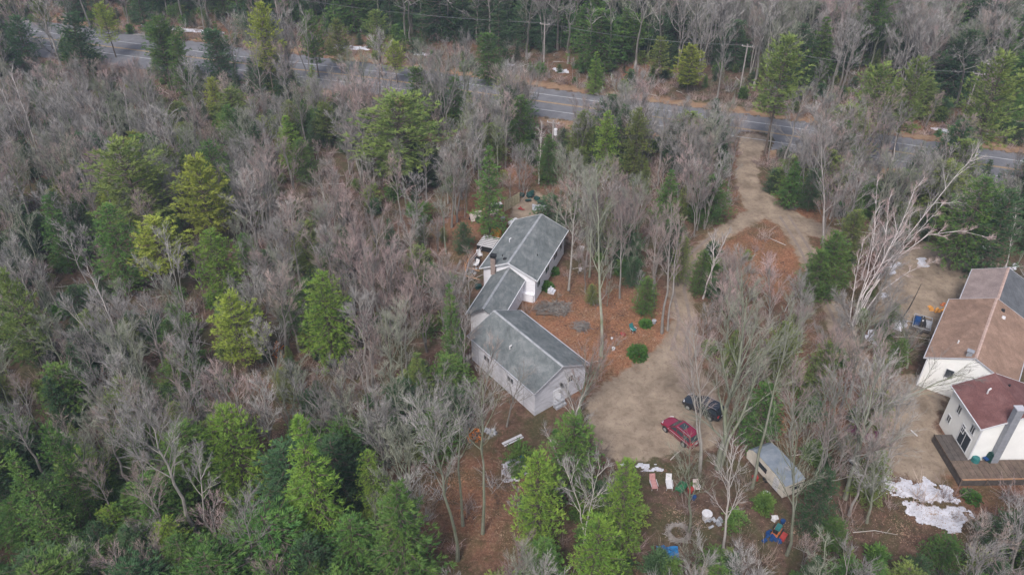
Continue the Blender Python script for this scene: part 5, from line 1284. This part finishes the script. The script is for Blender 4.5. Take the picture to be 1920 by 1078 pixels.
# orange wooden crate / steps
c_ = at(929, 447); cr = empty('wooden_crate', c_, A.ang + .05, 'bright orange wooden box with upright boards beside the ranch house', 'crate')
for k in range(3): mb = MB(); mb.box((-.55 + k * .5, -.0, .85), (.44, .07, 1.5)); mb.build('board', M['orange_wood'], cr)
mb = MB(); mb.box((0, .5, .9), (1.7, .07, 1.6)); mb.build('back_board', M['orange_wood'], cr)
mb = MB(); mb.box((.8, .25, .8), (.07, .5, 1.5)); mb.box((-.82, .25, .8), (.07, .5, 1.5)); mb.build('side_board', M['orange_wood'], cr)
mb = MB(); mb.box((.05, -.42, .16), (1.7, .75, .32)); mb.build('step', M['orange_wood'], cr)
# pale slab leaning in the back yard
c_ = at(893, 412); sb = empty('leaning_slab', c_, .6, 'whitish mattress-like slab leaning over dark debris behind the ranch house', 'slab')
mb = MB(); mb.box((0, 0, .7), (2.1, .28, 1.35), M=Matrix.Rotation(-.45, 4, 'X')); mb.build('slab', M['offwhite'], sb)
mb = MB(); mb.box((0, .5, .3), (1.9, .6, .5), taper=.8); mb.build('support', M['black'], sb)
jr = random.Random(9)
def junk(px_, py_, m_, label, size=.6, kind='box', name='junk_item', cat='item', seed=1):
    r_ = random.Random(seed); p = at(px_, py_); mb = MB()
    if kind == 'box':
        mb.box((p.x, p.y, size * .3), (size, size * .75, size * .6), r_.uniform(0, 3), taper=.88); mb.box((p.x, p.y, size * .63), (size * 1.05, size * .8, size * .07), r_.uniform(0, .2))
    elif kind == 'tub':
        mb.tube([p, p + Vector((0, 0, size * .8))], [size * .42, size * .5], 12); mb.tube([p + Vector((0, 0, size * .8)), p + Vector((0, 0, size * .88))], [size * .55, size * .55], 12)
    elif kind == 'heap':
        for _ in range(9):
            o_ = Vector((r_.gauss(0, size * .35), r_.gauss(0, size * .35), r_.uniform(.08, size * .35))); mb.box(p + o_, (r_.uniform(.2, .6) * size, r_.uniform(.15, .5) * size, r_.uniform(.1, .3) * size), M=Matrix.Rotation(r_.uniform(0, 3), 4, 'Z') @ Matrix.Rotation(r_.uniform(-.6, .6), 4, 'X'), taper=.8)
    elif kind == 'sheet':
        n = 7; vs = []
        for a in range(n):
            for b in range(n):
                x_ = (a / (n - 1) - .5) * size; y_ = (b / (n - 1) - .5) * size * .8; vs.append((p.x + x_ + r_.uniform(-.04, .04), p.y + y_ + r_.uniform(-.04, .04), .10 + .32 * abs(noise.noise(Vector((x_ * 1.6, y_ * 1.6, seed)))) * size))
        mb.add(vs, [(a * n + b, (a + 1) * n + b, (a + 1) * n + b + 1, a * n + b + 1) for a in range(n - 1) for b in range(n - 1)])
    return one(name, mb, M[m_], label, cat)
def chair(px_, py_, rz, m_, label, lounge=False, name='lawn_chair'):
    c = empty(name, at(px_, py_), rz, label, 'chair'); L = 1.15 if lounge else .55
    mb = MB(); mb.box((0, 0, .38), (.62, L, .06)); mb.build('seat', M[m_], c)
    mb = MB(); mb.box((0, L / 2 + .16, .68), (.60, .06, .72), M=Matrix.Rotation(-.45, 4, 'X')); mb.build('backrest', M[m_], c)
    for sx in (-1, 1):
        for sy in (-1, 1): mb = MB(); mb.tube([(sx * .28, sy * L * .45, 0), (sx * .28, sy * L * .45, .37)], .025, 5); mb.build('leg', M['white'], c)
        mb = MB(); mb.box((sx * .34, 0, .58), (.05, L * .8, .035)); mb.build('armrest', M['white'], c)
chair(1225, 912, .1, 'pink', 'pink reclining lawn chair, leftmost of the row below the gravel lot', True)
chair(1254, 912, -.05, 'white', 'long whitish lounge chair second from left in the row', True)
chair(1305, 918, .1, 'offwhite', 'pale lawn chair at the right end of the row', False)
chair(1187, 622, .6, 'teal', 'pale teal lawn chair in the leafy yard', False)
# green wheelbarrow
wb_ = empty('wheelbarrow', at(1277, 918), .9, 'green wheelbarrow between the lounge chair and the pale chair', 'wheelbarrow')
mb = MB(); mb.prism([(-.55, -.35, .35), (.45, -.25, .35), (.45, .25, .35), (-.55, .35, .35)], (0, 0, .06)); mb.box((-.6, 0, .52), (.07, .8, .32)); mb.box((.55, 0, .52), (.07, .6, .32)); mb.box((0, -.38, .52), (1.15, .06, .32)); mb.box((0, .38, .52), (1.15, .06, .32)); mb.build('tray', M['green'], wb_)
for s_ in (-1, 1): mb = MB(); mb.tube([(.8, s_ * .08, .2), (-1.1, s_ * .32, .5)], .03, 5); mb.build('handle', M['green'], wb_)
mb = MB(); mb.tube([(.8, -.05, .2), (.8, .05, .2)], .2, 12); mb.build('wheel', M['tyre'], wb_)
junk(1294, 922, 'red', 'red bucket beside the green wheelbarrow', .6, 'tub', 'bucket', 'bucket')
junk(1324, 972, 'white', 'round white tub on the ground among the junk', .95, 'tub', 'tub', 'tub')
junk(1435, 932, 'white', 'small white round table left of the trailer corner', .7, 'tub', 'tub', 'table')
junk(1467, 980, 'navy', 'small blue bucket below the travel trailer', .45, 'tub', 'bucket', 'bucket')
junk(1452, 974, 'white', 'white plastic seat below the travel trailer', .6, 'box', 'stool', 'stool', 4)
junk(1415, 898, 'red', 'red canister beside the trailer side wall', .6, 'box', 'canister', 'canister', 5)
junk(1252, 1040, 'blue', 'crumpled bright blue tarp at the bottom', 2.1, 'sheet', 'blue_tarp', 'tarp', 3)
junk(915, 810, 'grey', 'grey covered object behind bare twigs below the garage', 1.2, 'heap', 'covered_heap', 'heap', 4)
junk(978, 862, 'teal', 'dark teal bucket at the top of the rounded snow patch', .5, 'tub', 'bucket', 'bucket')
junk(1335, 982, 'grey', 'grey-blue heap of junk right of the white tub', 1.2, 'heap', 'junk_heap', 'heap', 12)
junk(1445, 1010, 'navy', 'dark blue heap under the twigs beside the toy mower', 1.2, 'heap', 'junk_heap', 'heap', 13)
junk(1300, 935, 'navy', 'dark pot beside the pale chair', .5, 'tub', 'pot', 'pot')
junk(1168, 628, 'red', 'bright red object lying on the yard leaves', .5, 'heap', 'red_toy', 'toy', 6)
junk(1147, 636, 'white', 'small white pot in the yard', .28, 'tub', 'pot', 'pot')
junk(1150, 656, 'white', 'white garden ornament near the garage roof corner', .42, 'tub', 'garden_ornament', 'ornament')
junk(1088, 508, 'white', 'white bucket lying under the yard trees', .5, 'tub', 'bucket', 'bucket')
junk(1226, 606, 'grey', 'grey stone-like pot right of the small yard shrub', .55, 'tub', 'planter', 'planter')
junk(1091, 470, 'white', 'small white cone-shaped object in the side yard', .7, 'tub', 'garden_figure', 'figure')
junk(930, 386, 'white', 'white heap at the foot of the dark conifer', 1.3, 'heap', 'junk_heap', 'heap', 7)
junk(927, 402, 'offwhite', 'pale upright appliance among the junk pile', 1.2, 'box', 'appliance', 'appliance', 8)
junk(915, 395, 'lumber', 'brown board pile left of the pale appliance', 1.3, 'heap', 'board_pile', 'heap', 9)
junk(938, 392, 'black', 'dark machine part pile by the fence', 1.0, 'heap', 'junk_heap', 'heap', 10)
junk(903, 414, 'black', 'dark debris pile behind the leaning slab', 1.4, 'heap', 'junk_heap', 'heap', 11)
junk(943, 414, 'grey', 'grey round pot behind the ranch house', .7, 'tub', 'pot', 'pot')
junk(920, 424, 'white', 'white cloth with dark object on it', .9, 'sheet', 'white_cloth', 'cloth', 4)
junk(921, 427, 'darkgreen', 'dark round pot beside the white cloth', .5, 'tub', 'pot', 'pot')
junk(932, 434, 'purple', 'faded purple heap behind the orange box', 1.3, 'heap', 'junk_heap', 'heap', 14)
junk(995, 371, 'darkgreen', 'dark green tarp-covered heap behind the ranch house', 2.2, 'heap', 'covered_heap', 'heap', 15)
junk(1012, 392, 'grey', 'flat grey sheet on the ground behind the ranch house', 2.4, 'sheet', 'grey_sheet', 'sheet', 6)
junk(976, 394, 'red', 'reddish post-like stack beside the fence panel', .8, 'heap', 'junk_heap', 'heap', 16)
junk(1765, 583, 'orange_wood', 'orange split firewood pile against the tan-roofed house', 1.1, 'heap', 'firewood_pile', 'firewood', 17)
junk(1768, 572, 'orange', 'small orange heap above the firewood by the tan roof', .6, 'heap', 'junk_heap', 'heap', 18)
junk(895, 492, 'black', 'dark round barrel beside white chairs at the left wall', .8, 'tub', 'barrel', 'barrel')
chair(900, 482, .5, 'white', 'white plastic chair nearest the slatted platform', False, 'plastic_chair')
chair(892, 500, -.7, 'white', 'white plastic chair beside the dark barrel', False, 'plastic_chair')
junk(888, 508, 'grey', 'grey heap below the plastic chairs', .9, 'heap', 'junk_heap', 'heap', 19)
junk(897, 540, 'darkgreen', 'dark green bin at the foot of the left gable wall', .8, 'box', 'bin', 'bin', 3)
# white propane tank
tk = empty('gas_tank', at(962, 424, 0), A.ang + 1.2, 'white horizontal gas tank at the back corner of the ranch house', 'tank')
mb = MB(); mb.tube([(-.9, 0, .75), (-.75, 0, .75), (.75, 0, .75), (.9, 0, .75)], [.2, .42, .42, .2], 14); mb.build('vessel', M['white'], tk, smooth=False)
for s_ in (-.5, .5): mb = MB(); mb.box((s_, 0, .2), (.12, .6, .4)); mb.build('foot', M['grey'], tk)
# brush piles
def brushpile(px_, py_, r_, label, n=150, seed=3, ring=False):
    rr = random.Random(seed); p = at(px_, py_); mb = MB()
    for _ in range(n):
        a = rr.uniform(0, 6.28); d = (r_ * rr.uniform(.75, 1.05) if ring else r_ * math.sqrt(rr.random())); c = p + Vector((math.cos(a) * d, math.sin(a) * d, rr.uniform(.05, .5 if not ring else .3)))
        t = rr.uniform(0, 6.28) if not ring else a + 1.57 + rr.uniform(-.5, .5); v = Vector((math.cos(t), math.sin(t), rr.uniform(-.2, .25))) * rr.uniform(.3, .9); mb.tube([c - v, c + v], [.035, .015], 3, cap=False)
    return one('brush_pile', mb, M['bark'], label, 'brush pile')
brushpile(1272, 1000, 1.0, 'ring-shaped grey brush heap near the blue tarp', 200, 3, True)
brushpile(1048, 580, 1.5, 'long dark brush pile beside the link roof', 170, 4)
brushpile(1020, 580, 1.3, 'brush pile end nearest the house link', 120, 5)
brushpile(1090, 615, 1.0, 'dark tangle of brush in the orange leaves', 110, 6)
lg = MB(); a_, b_ = at(1005, 590), at(1062, 592); lg.tube([a_ + Vector((0, 0, .2)), (a_ + b_) / 2 + Vector((0, 0, .24)), b_ + Vector((0, 0, .18))], [.2, .17, .12], 8); one('fallen_log', lg, M['bark_dark'], 'fallen dark log lying along the brush pile', 'log')
# white planks
pk = empty('plank_bench', at(960, 826), 0, 'two long whitish planks lying side by side below the garage', 'planks')
a_, b_ = at(942, 832, .5), at(978, 815, .5); dd_ = (b_ - a_); rz_ = math.atan2(dd_.y, dd_.x)
for k, wd_ in ((0, .32), (1, .16)):
    n_ = Vector((math.sin(rz_), -math.cos(rz_), 0)) * (k * .36); c_ = (a_ + b_) / 2 + n_; mb = MB(); mb.box((c_.x, c_.y, .5), (dd_.length, wd_, .06), rz_); mb.build('plank', M['white'], pk, local=False)
for s_ in (.15, .85): c_ = a_.lerp(b_, s_); mb = MB(); mb.box((c_.x, c_.y, .235), (.12, .4, .46), rz_); mb.build('leg', M['deck_grey'], pk, local=False)
# orange and green toy mower
mw = empty('ride_on_mower', at(1455, 1000), .9, 'orange ride-on mower with pale green hood below the trailer', 'mower')
mb = MB(); mb.box((0, 0, .35), (1.3, .7, .3), taper=.9); mb.build('body', M['orange'], mw)
mb = MB(); mb.box((.35, .0, .66), (.75, .55, .3), taper=.85); mb.build('hood', M['teal'], mw)
mb = MB(); mb.box((-.35, 0, .62), (.4, .45, .1)); mb.box((-.55, 0, .85), (.08, .45, .4)); mb.build('seat', M['black'], mw)
for sx in (-.45, .5):
    for sy in (-1, 1): mb = MB(); mb.tube([(sx, sy * .33, .24), (sx, sy * .48, .24)], .24, 12); mb.build('wheel', M['tyre'], mw)
mb = MB(); mb.box((-.1, -.75, .25), (.9, .5, .3)); mb.build('grass_box', M['red'], mw)
# black cart at the right, with white sacks
ct = empty('garden_cart', at(1846, 474), .2, 'dark garden cart standing at the edge of the dirt yard', 'cart')
mb = MB(); mb.box((0, 0, .55), (1.9, 1.2, .12)); mb.box((0, .6, .8), (1.9, .06, .5)); mb.box((0, -.6, .8), (1.9, .06, .5)); mb.box((-.95, 0, .8), (.06, 1.2, .5)); mb.box((.95, 0, .8), (.06, 1.2, .5)); mb.build('tray', M['darkgreen'], ct)
for sy in (-1, 1): mb = MB(); mb.tube([(0, sy * .62, .35), (0, sy * .75, .35)], .35, 12); mb.build('wheel', M['tyre'], ct)
for k, (dx_, lb) in enumerate(((-.45, 'white sack at the left end of the garden cart'), (.45, 'white sack at the right end of the garden cart'))):
    p = at(1846, 474) + Vector((dx_, .1, .9)); mb = MB(); mb.box(p, (.5, .6, .3), .3 * k + .1, taper=.75); one('sack', mb, M['white'], lb, 'sack')
# utility trailer with its load
u0, u1, u2 = at(1705, 612, .6), at(1719, 592, .6), at(1752, 601, .6)
va, vb_ = (u1 - u0), (u2 - u1); cx_ = u0 + va / 2 + vb_ / 2; urz = math.atan2(vb_.y, vb_.x)
ut = empty('utility_trailer', (cx_.x, cx_.y, 0), urz, 'small grey utility trailer with low rails beside the tan roof', 'trailer')
ul, uw = vb_.length, va.length
mb = MB(); mb.box((0, 0, .5), (ul, uw, .06)); mb.build('bed', M['deck_grey'], ut)
for (x_, y_, sx, sy) in ((0, uw / 2, ul, .07), (0, -uw / 2, ul, .07), (ul / 2, 0, .07, uw), (-ul / 2, 0, .07, uw)):
    mb = MB(); mb.box((x_, y_, .85), (sx, sy, .08)); mb.box((x_ * .98, y_ * .98, .68), (min(sx, .08) if sx < sy else .08, .08, .3)); mb.build('rail', M['grey'], ut)
for sy in (-1, 1): mb = MB(); mb.tube([(0, sy * (uw / 2 + .05), .33), (0, sy * (uw / 2 + .25), .33)], .33, 12); mb.build('wheel', M['tyre'], ut)
mb = MB(); mb.tube([(-ul / 2, 0, .45), (-ul / 2 - 1.2, 0, .4)], .05, 5); mb.build('drawbar', M['grey'], ut)
TM = Matrix.Translation(ut.location) @ Matrix.Rotation(urz, 4, 'Z')
def load(x_, y_, sz, m_, label, nm, cat, rz=0): p = TM @ Vector((x_, y_, .54 + sz[2] / 2)); mb = MB(); mb.box(p, sz, urz + rz, taper=.85); one(nm, mb, M[m_], label, cat)
load(-ul * .28, 0, (.8, 1.3, .7), 'navy', 'blue bin standing in the utility trailer', 'bin', 'bin')
load(.02, -.15, (.8, 1.2, .6), 'black', 'black bag in the middle of the utility trailer', 'bag', 'bag', .2)
load(.05, .55, (.3, .3, .35), 'pink', 'small pink bag on the utility trailer', 'bag', 'bag')
load(-.02, -.2, (.22, .22, .75), 'white', 'small white bottle among the trailer load', 'bottle', 'bottle')
load(ul * .33, 0, (.9, 1.2, .45), 'grey', 'grey bundle at the right end of the utility trailer', 'bundle', 'bundle', -.1)
# dark line over the dirt yard, drawn as a thin tube
hs_ = MB(); pts = [at(x_, y_, .05) for x_, y_ in ((1727, 533), (1718, 552), (1706, 575), (1692, 596), (1679, 615))]; hs_.tube(pts, [.03, .05, .07, .06, .06], 5); one('dark_line', hs_, M['black'], 'thin dark line running straight across the dirt yard', 'pipe')
# maroon covered cart with yellow board
mc = empty('covered_cart', at(1618, 812), -.6, 'faded maroon covered heap behind grey branches', 'covered cart')
mb = MB(); mb.box((0, 0, .6), (3.4, 1.9, .8), taper=.8); mb.build('canvas', M['purple'], mc)
mb = MB(); mb.box((0, 0, .1), (3.0, 1.7, .2)); mb.build('frame', M['black'], mc)
yb = MB(); a_, b_ = at(1604, 778, .9), at(1634, 797, .9); yb.tube([a_, b_], [.12, .10], 4); one('yellow_board', yb, M['yellow'], 'yellow board lying above the maroon covered heap', 'board')
gs = MB(); 
for k in range(6): p = at(1598 + k * 4.5, 866 + k * 4.0, .3); gs.box(p, (.35, 1.0, .05), .5)
one('slatted_rack', gs, M['white'], 'pale slatted rack between trees left of the snow', 'rack')
# white pipe-like stick lying on the right dirt yard
sk = MB(); sk.tube([at(1708, 806, .1), at(1720, 817, .15)], .07, 6); one('white_stick', sk, M['white'], 'short white stick on the dirt yard left of the deck', 'stick')

# ------------------------------------------------------------------ utility poles and wires
def pole(px_, py_, h, label, transformer=False):
    g = at(px_, py_); c = empty('utility_pole', g, 0, label, 'utility pole')
    mb = MB(); mb.tube([(0, 0, 0), (0, 0, h)], [.17, .12], 8); mb.build('post', M['pole'], c)
    mb = MB(); mb.box((0, 0, h - .5), (2.2, .12, .12), -.35); mb.build('crossarm', M['pole'], c)
    for k in (-.95, 0, .95): mb = MB(); mb.tube([(k * math.cos(-.35), k * math.sin(-.35), h - .44), (k * math.cos(-.35), k * math.sin(-.35), h - .2)], .05, 6); mb.build('insulator', M['white'], c)
    if transformer: mb = MB(); mb.tube([(.42, -.1, h - 2.6), (.42, -.1, h - 1.5)], .30, 10); mb.build('transformer', M['white'], c)
    return g, h
pole(1034, 333, 10.5, 'service pole with white transformer between the ranch house and the road', True)
P = []
for (px_, lb) in ((520, 'utility pole at the far wood edge at left'), (1012, 'utility pole on the far verge above the road lines'), (1395, 'utility pole in the far wood right of the forked pale tree'), (1790, 'utility pole by the road near the right edge')):
    # poles stand 15 m beyond the road's centre
    ln = offset_line(fine_road, 15.5); best = min(ln, key=lambda q: abs(PX(q[0], q[1], 0)[0] - px_)); q = PX(best[0], best[1], 0); P.append(pole(q[0], q[1], 11, lb))
for k in (-.95, 0, .95):
    for i in range(len(P) - 1):
        a, b = P[i][0], P[i + 1][0]; off = Vector((k * math.cos(-.35), k * math.sin(-.35), 0)); mb = MB(); pts = []
        for s_ in range(13): t = s_ / 12; p = a.lerp(b, t) + off; p.z = 10.8 - 4 * 1.0 * t * (1 - t); pts.append(p)
        mb.tube(pts, .009, 3, cap=False); one('overhead_wire', mb, M['wire'], ['wire span at left of the verge pole', 'wire span right of the verge pole', 'wire span toward the right edge'][i] + [', nearest line', ', middle line', ', farthest line'][(-.95, 0, .95).index(k)], 'wire')

# ------------------------------------------------------------------ haze
hz = MB(); hz.box((0, 150, 33), (760, 560, 68)); ho = hz.build('haze', None)
ho.data.materials.clear(); hm = bpy.data.materials.new('haze_air'); hm.use_nodes = True; t = hm.node_tree; t.nodes.clear()
vo = t.nodes.new('ShaderNodeVolumePrincipled'); vo.inputs['Density'].default_value = .00032; vo.inputs['Color'].default_value = (.66, .79, 1.0, 1); vo.inputs['Anisotropy'].default_value = 0.0
oo = t.nodes.new('ShaderNodeOutputMaterial'); t.links.new(vo.outputs[0], oo.inputs['Volume']); ho.data.materials.append(hm); set_props(ho, kind='stuff')
